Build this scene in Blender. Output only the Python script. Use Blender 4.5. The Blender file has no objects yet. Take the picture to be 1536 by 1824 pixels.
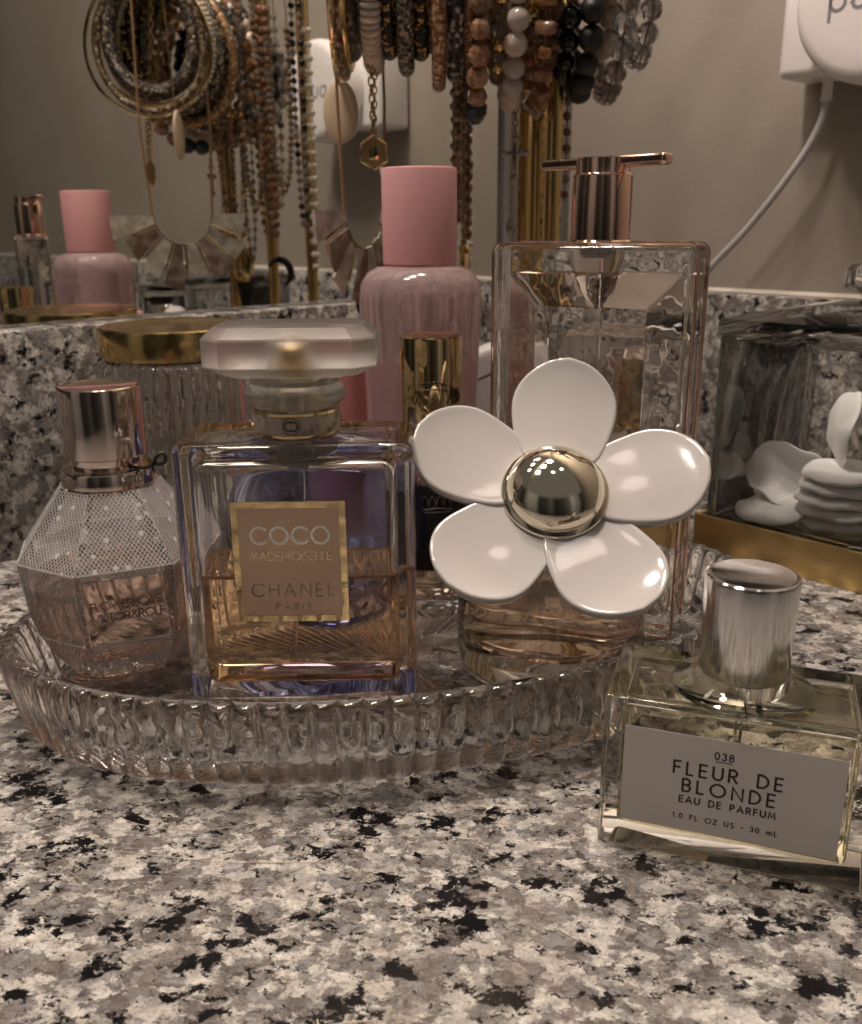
import bpy, bmesh, math, random
from mathutils import Vector, Matrix
random.seed(7)
R = math.radians
PI = math.pi
S = 0.01                      # all coordinates below are in centimetres
SC = bpy.context.scene

# ------------------------------------------------------------------ camera
cam_d = bpy.data.cameras.new('camera')
cam = bpy.data.objects.new('camera', cam_d)
SC.collection.objects.link(cam)
cam_d.sensor_fit = 'HORIZONTAL'
cam_d.sensor_width = 36
cam_d.lens = 36 * 1650 / 1536
cam_d.clip_start = 0.01
cam_d.clip_end = 50
cam.matrix_world = Matrix.Translation((0, 0, 14.5 * S)) @ Matrix.Rotation(R(90 - 17.4), 4, 'X') @ Matrix.Rotation(R(-0.5), 4, 'Z')
cam_d.dof.use_dof = True
cam_d.dof.focus_distance = 0.245
cam_d.dof.aperture_fstop = 30
SC.camera = cam

# ------------------------------------------------------------------ world, lamps, exposure
W = bpy.data.worlds.new('World')
SC.world = W
W.use_nodes = True
_n = W.node_tree.nodes
_l = W.node_tree.links
_bg = _n['Background']
_tc = _n.new('ShaderNodeTexCoord')
_sep = _n.new('ShaderNodeSeparateXYZ')
_l.new(_tc.outputs['Generated'], _sep.inputs[0])
# the unseen room: dim walls with paler and darker upright patches, lighter towards the ceiling
_at = _n.new('ShaderNodeMath'); _at.operation = 'ARCTAN2'
_l.new(_sep.outputs['Y'], _at.inputs[0]); _l.new(_sep.outputs['X'], _at.inputs[1])
_az = _n.new('ShaderNodeMapRange'); _az.inputs['From Min'].default_value = -PI; _az.inputs['From Max'].default_value = PI
_l.new(_at.outputs[0], _az.inputs['Value'])
_cr = _n.new('ShaderNodeValToRGB'); _cr.color_ramp.interpolation = 'EASE'
_e = _cr.color_ramp.elements
_e[0].position = 0; _e[0].color = (.16, .135, .115, 1)
_e[1].position = 1; _e[1].color = (.16, .135, .115, 1)
for _p, _k in ((.06, .10), (.10, .46), (.135, .42), (.165, .05), (.195, .06), (.222, .13), (.25, .035), (.28, .06), (.31, .14), (.335, .50), (.36, .30), (.385, .05), (.42, .08), (.45, .30), (.49, .28), (.55, .06), (.70, .10), (.90, .12)):
    _x = _e.new(_p); _x.color = (_k, _k * .87, _k * .76, 1)
_l.new(_az.outputs[0], _cr.inputs['Fac'])
_mp = _n.new('ShaderNodeMapRange')
_mp.inputs['From Min'].default_value = -.1
_mp.inputs['From Max'].default_value = .7
_mp.inputs['To Min'].default_value = .45
_mp.inputs['To Max'].default_value = 1.2
_l.new(_sep.outputs['Z'], _mp.inputs['Value'])
_ml = _n.new('ShaderNodeVectorMath'); _ml.operation = 'SCALE'
_l.new(_cr.outputs['Color'], _ml.inputs[0]); _l.new(_mp.outputs[0], _ml.inputs['Scale'])
_cl = _n.new('ShaderNodeMix'); _cl.data_type = 'RGBA'; _cl.inputs[7].default_value = (.28, .245, .215, 1)   # ceiling
_c2 = _n.new('ShaderNodeMapRange'); _c2.interpolation_type = 'SMOOTHSTEP'; _c2.inputs['From Min'].default_value = .55; _c2.inputs['From Max'].default_value = .68
_l.new(_sep.outputs['Z'], _c2.inputs['Value']); _l.new(_c2.outputs[0], _cl.inputs[0]); _l.new(_ml.outputs[0], _cl.inputs[6])
_l.new(_cl.outputs[2], _bg.inputs['Color'])
_bg.inputs['Strength'].default_value = 0.43

WD = (math.cos(R(43)), math.sin(R(43)))        # direction along the mirror wall
WN = (WD[1], -WD[0])                           # its normal, into the room
WP = (-12.4, 47.9)                             # a point on the mirror's face
def wall_pt(a, off=0.0):
    return (WP[0] + WD[0] * a + WN[0] * off, WP[1] + WD[1] * a + WN[1] * off)
RD = (WN[0], WN[1])                            # direction along the side wall, towards the room
RN = (-WD[0], -WD[1])                          # side wall normal
CORNER = wall_pt(30.5)
def side_pt(b, off=0.0):
    return (CORNER[0] + RD[0] * b + RN[0] * off, CORNER[1] + RD[1] * b + RN[1] * off)

def lamp(name, xyz, power, rad, col):
    d = bpy.data.lights.new(name, 'POINT')
    d.energy = power
    d.shadow_soft_size = rad * S
    d.color = col
    o = bpy.data.objects.new(name, d)
    o.location = Vector(xyz) * S
    SC.collection.objects.link(o)
    return o
WARM = (1.0, 0.85, 0.74)
for _a in (-26, -10, 6):
    _p = wall_pt(_a, 13)
    lamp('vanity_bulb', (_p[0], _p[1], 84), 8.3, 4.0, WARM)
for _xy in ((26, 20), (2, 8)):
    lamp('ceiling_bulb', (_xy[0], _xy[1], 130), 0.4, 5.0, WARM)

SC.view_settings.view_transform = 'Standard'
SC.view_settings.look = 'None'
SC.view_settings.gamma = 1
SC.view_settings.exposure = 0.0
try:
    SC.view_settings.use_curve_mapping = False
except Exception:
    pass
SC.render.engine = 'CYCLES'
cy = SC.cycles
cy.max_bounces = 28
cy.transmission_bounces = 26
cy.glossy_bounces = 10
cy.diffuse_bounces = 4
cy.transparent_max_bounces = 24
cy.caustics_reflective = True
cy.caustics_refractive = True
cy.blur_glossy = 0.6
cy.sample_clamp_indirect = 6.0
cy.sample_clamp_direct = 0
cy.use_adaptive_sampling = True
cy.adaptive_threshold = 0.012
cy.use_denoising = True

# ------------------------------------------------------------------ mesh helpers
class MB:
    """collects shapes (in cm) and links them as ONE mesh object"""
    def __init__(self):
        self.v = []; self.f = []; self.uv = {}
    def add(self, verts, faces, flip=False, mat=None):
        o = len(self.v)
        for p in verts:
            p = Vector(p)
            if mat is not None: p = mat @ p
            self.v.append(p)
        for f in faces:
            f = [i + o for i in f]
            self.f.append(f[::-1] if flip else f)
        return self
    def bm(self, bm, flip=False, mat=None):
        bmesh.ops.recalc_face_normals(bm, faces=bm.faces[:])
        bm.verts.index_update()
        self.add([v.co.copy() for v in bm.verts], [[v.index for v in f.verts] for f in bm.faces], flip, mat)
        bm.free()
        return self
    # -- primitives
    def box(self, c, s, bev=0.0, seg=2, flip=False, mat=None):
        bm = bmesh.new()
        bmesh.ops.create_cube(bm, size=1.0)
        for v in bm.verts:
            v.co = Vector((v.co.x * s[0] + c[0], v.co.y * s[1] + c[1], v.co.z * s[2] + c[2]))
        if bev > 0:
            bmesh.ops.bevel(bm, geom=bm.edges[:], offset=bev, segments=seg, profile=0.5, affect='EDGES')
        return self.bm(bm, flip, mat)
    def loft(self, rings, cap=True, flip=False, closed=False, mat=None):
        """rings: equal-length point loops; faces outward when loops run counter-clockwise seen from the end they rise to"""
        n = len(rings[0]); vs = []; fs = []
        for r in rings: vs += list(r)
        m = len(rings)
        for i in range(m - (0 if closed else 1)):
            a = i * n; b = ((i + 1) % m) * n
            for j in range(n):
                k = (j + 1) % n
                fs.append([a + j, a + k, b + k, b + j])
        if cap and not closed:
            fs.append(list(range(n))[::-1]); fs.append([(m - 1) * n + j for j in range(n)])
        return self.add(vs, fs, flip, mat)
    def lathe(self, prof, seg=48, c=(0, 0, 0), flip=False, fx=1.0, fy=1.0, mat=None):
        """prof: (r, z) from bottom up the outside; r=0 ends close the shape"""
        vs = []; idx = []; fs = []
        for r, z in prof:
            if r <= 1e-6:
                idx.append([len(vs)]); vs.append((c[0], c[1], c[2] + z))
            else:
                row = []
                for j in range(seg):
                    a = 2 * PI * j / seg
                    row.append(len(vs)); vs.append((c[0] + r * fx * math.cos(a), c[1] + r * fy * math.sin(a), c[2] + z))
                idx.append(row)
        for i in range(len(idx) - 1):
            A, B = idx[i], idx[i + 1]
            for j in range(seg):
                k = (j + 1) % seg
                if len(A) == 1 and len(B) == 1: continue
                if len(A) == 1: fs.append([A[0], B[k], B[j]])
                elif len(B) == 1: fs.append([A[j], A[k], B[0]])
                else: fs.append([A[j], A[k], B[k], B[j]])
        return self.add(vs, fs, flip, mat)
    def tube(self, path, r, seg=8, closed=False, mat=None):
        P = [Vector(p) for p in path]; n = len(P)
        rings = []; up = None
        for i in range(n):
            if closed: t = (P[(i + 1) % n] - P[i - 1]).normalized()
            else: t = (P[min(i + 1, n - 1)] - P[max(i - 1, 0)]).normalized()
            if up is None:
                up = Vector((0, 0, 1)) if abs(t.z) < 0.9 else Vector((1, 0, 0))
            s = t.cross(up).normalized(); up = s.cross(t).normalized()
            rr = r[i] if isinstance(r, (list, tuple)) else r
            rings.append([P[i] + (s * math.cos(2 * PI * j / seg) + up * math.sin(2 * PI * j / seg)) * rr for j in range(seg)])
        return self.loft(rings, cap=not closed, closed=closed, flip=True, mat=mat)
    def ball(self, c, r, u=12, v=8, fz=1.0, mat=None):
        prof = [(r * math.sin(PI * i / v) if 0 < i < v else 0.0, -r * fz * math.cos(PI * i / v)) for i in range(v + 1)]
        return self.lathe(prof, u, c, mat=mat)
    def build(self, name, mat, parent=None, loc=None, ang=35, rot=None, smooth=True):
        me = bpy.data.meshes.new(name)
        me.from_pydata([tuple(p * S) for p in self.v], [], self.f)
        if self.uv:
            ul = me.uv_layers.new(name='UVMap')
            for p in me.polygons:
                if p.index in self.uv:
                    for li, c in zip(p.loop_indices, self.uv[p.index]): ul.data[li].uv = c
        me.update()
        if smooth:
            me.polygons.foreach_set('use_smooth', [True] * len(me.polygons))
            me.set_sharp_from_angle(angle=R(ang))
        me.materials.append(mat)
        o = bpy.data.objects.new(name, me)
        SC.collection.objects.link(o)
        if parent: o.parent = parent
        if loc: o.location = Vector(loc) * S
        if rot: o.rotation_euler = rot
        return o

def ring_at(rings, z):
    for a, b in zip(rings, rings[1:]):
        if a[0][2] <= z <= b[0][2] and b[0][2] > a[0][2]:
            t = (z - a[0][2]) / (b[0][2] - a[0][2])
            return [tuple(lerp(p[i], q[i], t) for i in range(3)) for p, q in zip(a, b)]
def fill(body, rings, level, kind, parent, ang=35):
    """hollow a glass body (rings bottom to top) and fill it to a level: air cavity above, liquid touching the glass below"""
    lv = ring_at(rings, level) if level else None
    n = len(rings[0])
    hi = ([lv] + [r for r in rings if r[0][2] > level + 1e-4]) if level else rings
    vs = []; fs = []
    for r in hi: vs += list(r)
    for i in range(len(hi) - 1):
        for j in range(n):
            k = (j + 1) % n; fs.append([i * n + j, i * n + k, (i + 1) * n + k, (i + 1) * n + j])
    fs.append([(len(hi) - 1) * n + j for j in range(n)])
    if not level: fs.append(list(range(n))[::-1])
    body.add(vs, fs, flip=True)
    if not level: return None
    lo = [r for r in rings if r[0][2] < level - 1e-4] + [lv]
    m = MB(); m.loft(lo)
    o = m.build('liquid', MT[kind], parent, ang=ang)
    o.data.materials.append(MT[kind + '_top'])
    o.data.polygons[len(o.data.polygons) - 1].material_index = 1
    return o
def circ_rings(prof, n=72): return [circ(r, z, n) for r, z in prof]
def tag(o, label=None, cat=None, group=None, kind=None):
    if label: o['label'] = label
    if cat: o['category'] = cat
    if group: o['group'] = group
    if kind: o['kind'] = kind
    return o
def thing(name, label, cat, loc=(0, 0, 0), rz=0.0, group=None, rot=None):
    o = bpy.data.objects.new(name, None)
    o.empty_display_size = 0.01
    SC.collection.objects.link(o)
    o.location = Vector(loc) * S
    o.rotation_euler = rot if rot else (0, 0, R(rz))
    return tag(o, label, cat, group)
def circ(r, z, n=48, fx=1, fy=1, c=(0, 0)):
    return [(c[0] + r * fx * math.cos(2 * PI * j / n), c[1] + r * fy * math.sin(2 * PI * j / n), z) for j in range(n)]
def rrect(w, d, r, n=6):
    pts = []
    for cx, cy, a0 in ((w / 2 - r, d / 2 - r, 0), (-w / 2 + r, d / 2 - r, 90), (-w / 2 + r, -d / 2 + r, 180), (w / 2 - r, -d / 2 + r, 270)):
        for i in range(n + 1):
            a = R(a0 + 90 * i / n)
            pts.append((cx + r * math.cos(a), cy + r * math.sin(a)))
    return pts
def lerp(a, b, t): return a + (b - a) * t
def catmull(P, n=8):
    P = [Vector(p) for p in P]; out = []
    for i in range(len(P) - 1):
        p0 = P[max(i - 1, 0)]; p1 = P[i]; p2 = P[i + 1]; p3 = P[min(i + 2, len(P) - 1)]
        for k in range(n):
            t = k / n
            out.append(0.5 * ((2 * p1) + (p2 - p0) * t + (2 * p0 - 5 * p1 + 4 * p2 - p3) * t * t + (3 * p1 - p0 - 3 * p2 + p3) * t ** 3))
    out.append(P[-1])
    return out

# ------------------------------------------------------------------ lettering (single-stroke geometric capitals)
def arc(cx, cy, rx, ry, a0, a1, n=14):
    return [(cx + rx * math.cos(R(lerp(a0, a1, i / n))), cy + ry * math.sin(R(lerp(a0, a1, i / n)))) for i in range(n + 1)]
GL = {
 'A': (.78, [[(0, 0), (.39, 1), (.78, 0)], [(.15, .34), (.63, .34)]]),
 'B': (.52, [[(0, 0), (0, 1), (.26, 1)] + arc(.26, .76, .22, .24, 90, -90) + [(0, .52)], [(.26, .52)] + arc(.26, .26, .26, .26, 90, -90) + [(0, 0)]]),
 'C': (.86, [arc(.5, .5, .5, .5, 42, 318, 22)]),
 'D': (.68, [[(0, 0), (0, 1), (.18, 1)] + arc(.18, .5, .5, .5, 90, -90, 18) + [(0, 0)]]),
 'E': (.46, [[(.46, 1), (0, 1), (0, 0), (.46, 0)], [(0, .52), (.42, .52)]]),
 'F': (.44, [[(.44, 1), (0, 1), (0, 0)], [(0, .52), (.4, .52)]]),
 'H': (.66, [[(0, 0), (0, 1)], [(.66, 0), (.66, 1)], [(0, .52), (.66, .52)]]),
 'I': (.02, [[(0, 0), (0, 1)]]),
 'K': (.56, [[(0, 0), (0, 1)], [(.52, 1), (.03, .5), (.56, 0)]]),
 'L': (.42, [[(0, 1), (0, 0), (.42, 0)]]),
 'M': (.86, [[(0, 0), (.12, 1), (.43, .2), (.74, 1), (.86, 0)]]),
 'N': (.7, [[(0, 0), (0, 1), (.7, 0), (.7, 1)]]),
 'O': (1.0, [arc(.5, .5, .5, .5, 0, 360, 28)]),
 'P': (.5, [[(0, 0), (0, 1), (.24, 1)] + arc(.24, .74, .26, .26, 90, -90) + [(0, .48)]]),
 'R': (.54, [[(0, 0), (0, 1), (.24, 1)] + arc(.24, .74, .26, .26, 90, -90) + [(0, .48)], [(.22, .48), (.54, 0)]]),
 'S': (.5, [arc(.25, .75, .23, .25, 40, 265, 14) + arc(.25, .25, .25, .25, 90, -145, 14)]),
 'T': (.5, [[(.25, 0), (.25, 1)], [(0, 1), (.5, 1)]]),
 'U': (.62, [[(0, 1), (0, .31)] + arc(.31, .31, .31, .31, 180, 360) + [(.62, 1)]]),
 'V': (.74, [[(0, 1), (.37, 0), (.74, 1)]]),
 'W': (1.1, [[(0, 1), (.27, 0), (.55, .95), (.83, 0), (1.1, 1)]]),
 'Z': (.56, [[(0, 1), (.56, 1), (0, 0), (.56, 0)]]),
 '&': (.7, [[(.7, 0), (.16, .68)] + arc(.34, .8, .19, .2, 200, -20) + [(.1, .4)] + arc(.3, .24, .27, .24, 150, 330) + [(.66, .5)]]),
 '0': (.54, [arc(.27, .5, .27, .5, 0, 360, 24)]),
 '1': (.2, [[(0, .8), (.18, 1), (.18, 0)]]),
 '3': (.48, [arc(.23, .76, .22, .24, 150, -90, 14) + arc(.23, .26, .25, .26, 90, -150, 14)]),
 '8': (.5, [arc(.25, .77, .2, .23, 0, 360, 20), arc(.25, .27, .25, .27, 0, 360, 20)]),
 '.': (.02, [[(-.03, .05), (.05, .05)]]),
 '*': (.1, [[(-.05, .42), (.13, .42)], [(-.02, .47), (.1, .47)], [(-.02, .37), (.1, .37)]]),
 'm': (.8, [[(0, 0), (0, .66)], [(0, .42)] + arc(.2, .44, .2, .22, 180, 0, 8) + [(.4, 0)], [(.4, .42)] + arc(.6, .44, .2, .22, 180, 0, 8) + [(.8, 0)]]),
 'p': (.56, [[(0, -.36), (0, .62)], arc(.29, .31, .29, .31, 0, 360, 22)]),
 'u': (.5, [[(0, .62), (0, .25)] + arc(.25, .25, .25, .25, 180, 360, 10) + [(.5, .62)], [(.5, .3), (.5, 0)]]),
 'r': (.3, [[(0, 0), (0, .62)], [(0, .36)] + arc(.26, .36, .26, .26, 180, 70, 8)]),
 'a': (.58, [arc(.29, .31, .29, .31, 0, 360, 22), [(.58, .62), (.58, 0)]]),
}
def text_width(t, h, gap):
    w = 0
    for ch in t: w += (.45 if ch == ' ' else GL[ch][0]) * h + gap
    return w - gap
def lettering(mb, t, h, gap, stroke, cx, y0, width=None, depth=0.006):
    """flat raised strokes in the local XY plane, centred on cx, baseline y0; width stretches the spacing"""
    if width:
        gap += (width - text_width(t, h, gap)) / max(1, len(t) - 1)
    x = cx - text_width(t, h, gap) / 2
    for ch in t:
        if ch == ' ':
            x += .45 * h + gap; continue
        w, strokes = GL[ch]
        for st in strokes:
            P = [Vector((x + a * h, y0 + b * h)) for a, b in st]
            closed = (P[0] - P[-1]).length < 1e-6 and len(P) > 4
            if closed: P = P[:-1]
            n = len(P); L = []; Rr = []
            for i in range(n):
                a = P[i - 1] if (i > 0 or closed) else None
                b = P[(i + 1) % n] if (i < n - 1 or closed) else None
                d1 = (P[i] - a).normalized() if a is not None else None
                d2 = (b - P[i]).normalized() if b is not None else None
                if d1 is None: d1 = d2
                if d2 is None: d2 = d1
                nn = Vector((-(d1.y + d2.y), d1.x + d2.x))
                if nn.length < 1e-4: nn = Vector((-d1.y, d1.x))
                nn.normalize()
                k = 1 / max(.5, nn.dot(Vector((-d1.y, d1.x))))
                e = Vector((0, 0))
                if not closed and i == 0: e = -d1 * stroke * .5 * 0.6
                if not closed and i == n - 1: e = d2 * stroke * .5 * 0.6
                L.append(P[i] + e + nn * stroke * .5 * k); Rr.append(P[i] + e - nn * stroke * .5 * k)
            vs = [(p.x, p.y, depth) for p in L] + [(p.x, p.y, depth) for p in Rr]
            fs = []
            for i in range(n if closed else n - 1):
                j = (i + 1) % n
                fs.append([i, n + i, n + j, j])
            mb.add(vs, fs)
        x += w * h + gap
    return mb

# ------------------------------------------------------------------ materials
def newmat(name):
    m = bpy.data.materials.new(name); m.use_nodes = True
    nt = m.node_tree; nt.nodes.clear()
    out = nt.nodes.new('ShaderNodeOutputMaterial')
    return m, nt, out
def pbr(name, col, rough=.4, metal=0.0, trans=0.0, ior=1.5, coat=0.0, spec=.5, bump=None, var=None, rvar=None, aniso=None, sss=0.0):
    m, nt, out = newmat(name)
    p = nt.nodes.new('ShaderNodeBsdfPrincipled')
    p.inputs['Base Color'].default_value = (*col, 1)
    p.inputs['Roughness'].default_value = rough
    p.inputs['Metallic'].default_value = metal
    p.inputs['Transmission Weight'].default_value = trans
    p.inputs['IOR'].default_value = ior
    p.inputs['Coat Weight'].default_value = coat
    p.inputs['Coat Roughness'].default_value = .05
    p.inputs['Specular IOR Level'].default_value = spec
    if sss:
        p.inputs['Subsurface Weight'].default_value = sss
        p.inputs['Subsurface Radius'].default_value = (.004, .003, .0025)
    nt.links.new(p.outputs[0], out.inputs[0])
    tc = None
    def coords():
        nonlocal tc
        if tc is None:
            tc = nt.nodes.new('ShaderNodeTexCoord')
        return tc.outputs['Object']
    if bump:                                   # (scale per cm, strength, distance in cm)
        nz = nt.nodes.new('ShaderNodeTexNoise'); nz.inputs['Scale'].default_value = bump[0] * 100; nz.inputs['Detail'].default_value = 5
        nt.links.new(coords(), nz.inputs['Vector'])
        b = nt.nodes.new('ShaderNodeBump'); b.inputs['Strength'].default_value = bump[1]; b.inputs['Distance'].default_value = bump[2] * S
        nt.links.new(nz.outputs['Fac'], b.inputs['Height']); nt.links.new(b.outputs[0], p.inputs['Normal'])
    if var:                                    # (scale per cm, second colour, low, high)
        nz = nt.nodes.new('ShaderNodeTexNoise'); nz.inputs['Scale'].default_value = var[0] * 100; nz.inputs['Detail'].default_value = 6
        nt.links.new(coords(), nz.inputs['Vector'])
        cr = nt.nodes.new('ShaderNodeValToRGB')
        cr.color_ramp.elements[0].position = var[2]; cr.color_ramp.elements[0].color = (*col, 1)
        cr.color_ramp.elements[1].position = var[3]; cr.color_ramp.elements[1].color = (*var[1], 1)
        nt.links.new(nz.outputs['Fac'], cr.inputs[0]); nt.links.new(cr.outputs[0], p.inputs['Base Color'])
    if rvar:                                   # (scale per cm, rough low, rough high)  smears and fingerprints
        nz = nt.nodes.new('ShaderNodeTexNoise'); nz.inputs['Scale'].default_value = rvar[0] * 100; nz.inputs['Detail'].default_value = 6
        nz.inputs['Distortion'].default_value = 1.0
        nt.links.new(coords(), nz.inputs['Vector'])
        mr = nt.nodes.new('ShaderNodeMapRange')
        mr.inputs['From Min'].default_value = .35; mr.inputs['From Max'].default_value = .7
        mr.inputs['To Min'].default_value = rvar[1]; mr.inputs['To Max'].default_value = rvar[2]
        nt.links.new(nz.outputs['Fac'], mr.inputs[0]); nt.links.new(mr.outputs[0], p.inputs['Roughness'])
    if aniso:                                  # brushed: fine vertical lines as bump (lines per cm, strength)
        mp = nt.nodes.new('ShaderNodeMapping'); mp.inputs['Scale'].default_value = (aniso[0] * 100, aniso[0] * 100, aniso[0] * .9)
        nt.links.new(coords(), mp.inputs[0])
        nz = nt.nodes.new('ShaderNodeTexNoise'); nz.inputs['Scale'].default_value = 1; nz.inputs['Detail'].default_value = 3
        nt.links.new(mp.outputs[0], nz.inputs['Vector'])
        b = nt.nodes.new('ShaderNodeBump'); b.inputs['Strength'].default_value = aniso[1]; b.inputs['Distance'].default_value = .02 * S
        nt.links.new(nz.outputs['Fac'], b.inputs['Height']); nt.links.new(b.outputs[0], p.inputs['Normal'])
    return m
def glass(name, col=(1, 1, 1), ior=1.5, rough=0.0, bump=None):
    m, nt, out = newmat(name)
    g = nt.nodes.new('ShaderNodeBsdfGlass')
    g.inputs['Color'].default_value = (*col, 1); g.inputs['IOR'].default_value = ior; g.inputs['Roughness'].default_value = rough
    nt.links.new(g.outputs[0], out.inputs[0])
    if bump:
        tc = nt.nodes.new('ShaderNodeTexCoord')
        nz = nt.nodes.new('ShaderNodeTexNoise'); nz.inputs['Scale'].default_value = bump[0] * 100; nz.inputs['Detail'].default_value = 2
        nt.links.new(tc.outputs['Object'], nz.inputs['Vector'])
        b = nt.nodes.new('ShaderNodeBump'); b.inputs['Strength'].default_value = bump[1]; b.inputs['Distance'].default_value = bump[2] * S
        nt.links.new(nz.outputs['Fac'], b.inputs['Height']); nt.links.new(b.outputs[0], g.inputs['Normal'])
    return m
def thin_glass(name, col=(.992, .994, .992), smear=0.005):
    """a thin pane: Fresnel reflection over clear transmission"""
    m, nt, out = newmat(name)
    t = nt.nodes.new('ShaderNodeBsdfTransparent'); t.inputs[0].default_value = (*col, 1)
    g = nt.nodes.new('ShaderNodeBsdfGlossy'); g.inputs['Roughness'].default_value = .03
    f = nt.nodes.new('ShaderNodeFresnel'); f.inputs['IOR'].default_value = 1.5
    mx = nt.nodes.new('ShaderNodeMixShader')
    ad = nt.nodes.new('ShaderNodeMath'); ad.operation = 'ADD'; ad.inputs[1].default_value = smear; ad.use_clamp = True
    nt.links.new(f.outputs[0], ad.inputs[0]); nt.links.new(ad.outputs[0], mx.inputs[0])
    nt.links.new(t.outputs[0], mx.inputs[1]); nt.links.new(g.outputs[0], mx.inputs[2]); nt.links.new(mx.outputs[0], out.inputs[0])
    return m
def granite(name, scale=1.0, rot=0.5):
    m, nt, out = newmat(name)
    N = nt.nodes.new; Lk = nt.links.new
    tc = N('ShaderNodeTexCoord')
    mp = N('ShaderNodeMapping'); mp.inputs['Rotation'].default_value = (0, 0, rot); mp.inputs['Scale'].default_value = (100 * scale * 1.15, 100 * scale * 1.5, 100 * scale * 1.2)
    Lk(tc.outputs['Object'], mp.inputs[0])
    def noise(sc, det=5, rough=.6, dist=0.0, vec=None, dim=None):
        n = N('ShaderNodeTexNoise'); n.inputs['Scale'].default_value = sc; n.inputs['Detail'].default_value = det
        n.inputs['Roughness'].default_value = rough; n.inputs['Distortion'].default_value = dist
        Lk(vec if vec else mp.outputs[0], n.inputs['Vector']); return n
    def ramp(src, stops, interp='LINEAR'):
        c = N('ShaderNodeValToRGB'); c.color_ramp.interpolation = interp
        e = c.color_ramp.elements
        while len(e) < len(stops): e.new(.5)
        for i, (p, col) in enumerate(stops):
            e[i].position = p; e[i].color = (*col, 1) if len(col) == 3 else col
        Lk(src, c.inputs[0]); return c
    def mix(fac, a, b, mode='MIX'):
        x = N('ShaderNodeMix'); x.data_type = 'RGBA'; x.blend_type = mode
        if isinstance(fac, float): x.inputs[0].default_value = fac
        else: Lk(fac, x.inputs[0])
        for s, i in ((a, 6), (b, 7)):
            if isinstance(s, tuple): x.inputs[i].default_value = (*s, 1)
            else: Lk(s, x.inputs[i])
        return x.outputs[2]
    # warped coordinates so crystals have ragged borders
    w = noise(3.2, 4, .65)
    sub = N('ShaderNodeVectorMath'); sub.operation = 'SUBTRACT'; sub.inputs[1].default_value = (.5, .5, .5); Lk(w.outputs['Color'], sub.inputs[0])
    scl = N('ShaderNodeVectorMath'); scl.operation = 'SCALE'; scl.inputs['Scale'].default_value = .55; Lk(sub.outputs[0], scl.inputs[0])
    wv = N('ShaderNodeVectorMath'); wv.operation = 'ADD'; Lk(mp.outputs[0], wv.inputs[0]); Lk(scl.outputs[0], wv.inputs[1])
    off0 = N('ShaderNodeVectorMath'); off0.operation = 'ADD'; off0.inputs[1].default_value = (31.7, 9.1, 2.3); Lk(wv.outputs[0], off0.inputs[0])
    def voro(sc, vec):
        v = N('ShaderNodeTexVoronoi'); v.inputs['Scale'].default_value = sc; Lk(vec, v.inputs['Vector'])
        s = N('ShaderNodeSeparateColor'); Lk(v.outputs['Color'], s.inputs[0]); return v, s
    v1, s1 = voro(1.9, wv.outputs[0])
    v2, s2 = voro(4.2, wv.outputs[0])
    pale = mix(ramp(noise(1.6, 4).outputs['Fac'], [(.42, (0, 0, 0)), (.58, (1, 1, 1))]).outputs[0],
               ramp(s1.outputs[0], [(0, (.60, .565, .515)), (.3, (.74, .725, .685)), (.62, (.52, .49, .455)), (.80, (.66, .645, .625))], 'CONSTANT').outputs[0],
               ramp(s2.outputs[1], [(0, (.76, .745, .71)), (.3, (.58, .55, .505)), (.6, (.68, .66, .625)), (.85, (.42, .41, .40))], 'CONSTANT').outputs[0])
    dark = mix(ramp(noise(1.8, 4, .6, 0, off0.outputs[0]).outputs['Fac'], [(.44, (0, 0, 0)), (.56, (1, 1, 1))]).outputs[0],
               ramp(s1.outputs[2], [(0, (.14, .124, .118)), (.3, (.235, .218, .205)), (.55, (.30, .297, .298)), (.8, (.18, .158, .148))], 'CONSTANT').outputs[0],
               ramp(s2.outputs[0], [(0, (.21, .195, .185)), (.35, (.12, .108, .105)), (.6, (.33, .325, .32)), (.85, (.25, .228, .208))], 'CONSTANT').outputs[0])
    zone = ramp(noise(1.05, 9, .68, .35, wv.outputs[0]).outputs['Fac'], [(.498, (0, 0, 0)), (.525, (1, 1, 1))])
    base = mix(zone.outputs[0], dark, pale)
    vl = N('ShaderNodeTexVoronoi'); vl.feature = 'SMOOTH_F1'; vl.inputs['Scale'].default_value = 3.4; vl.inputs['Smoothness'].default_value = .35; Lk(wv.outputs[0], vl.inputs['Vector'])
    lump = ramp(vl.outputs['Distance'], [(.05, (1.14, 1.13, 1.12)), (.55, (.80, .80, .80))])
    base = mix(.8, base, lump.outputs[0], 'MULTIPLY')
    # pale seams round the small crystals
    ve = N('ShaderNodeTexVoronoi'); ve.feature = 'DISTANCE_TO_EDGE'; ve.inputs['Scale'].default_value = 2.6; Lk(wv.outputs[0], ve.inputs['Vector'])
    sm = ramp(ve.outputs['Distance'], [(.0, (.30, .30, .30)), (.05, (0, 0, 0))])
    base = mix(sm.outputs[0], base, (.55, .52, .48))
    # cloudy veining inside the crystals
    cl = ramp(noise(4.5, 8, .74, .8, wv.outputs[0]).outputs['Fac'], [(.32, (.46, .43, .41)), (.5, (.98, .96, .94)), (.70, (1.25, 1.24, 1.22))])
    base = mix(.8, base, cl.outputs[0], 'MULTIPLY')
    fg = ramp(noise(11, 6, .75).outputs['Fac'], [(.33, (.48, .47, .46)), (.47, (.97, .97, .97)), (.70, (1.22, 1.22, 1.22))])
    base = mix(.75, base, fg.outputs[0], 'MULTIPLY')
    gl = ramp(noise(1.3, 5, .65, .5, off0.outputs[0]).outputs['Fac'], [(.53, (0, 0, 0)), (.60, (1, 1, 1))])
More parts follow.
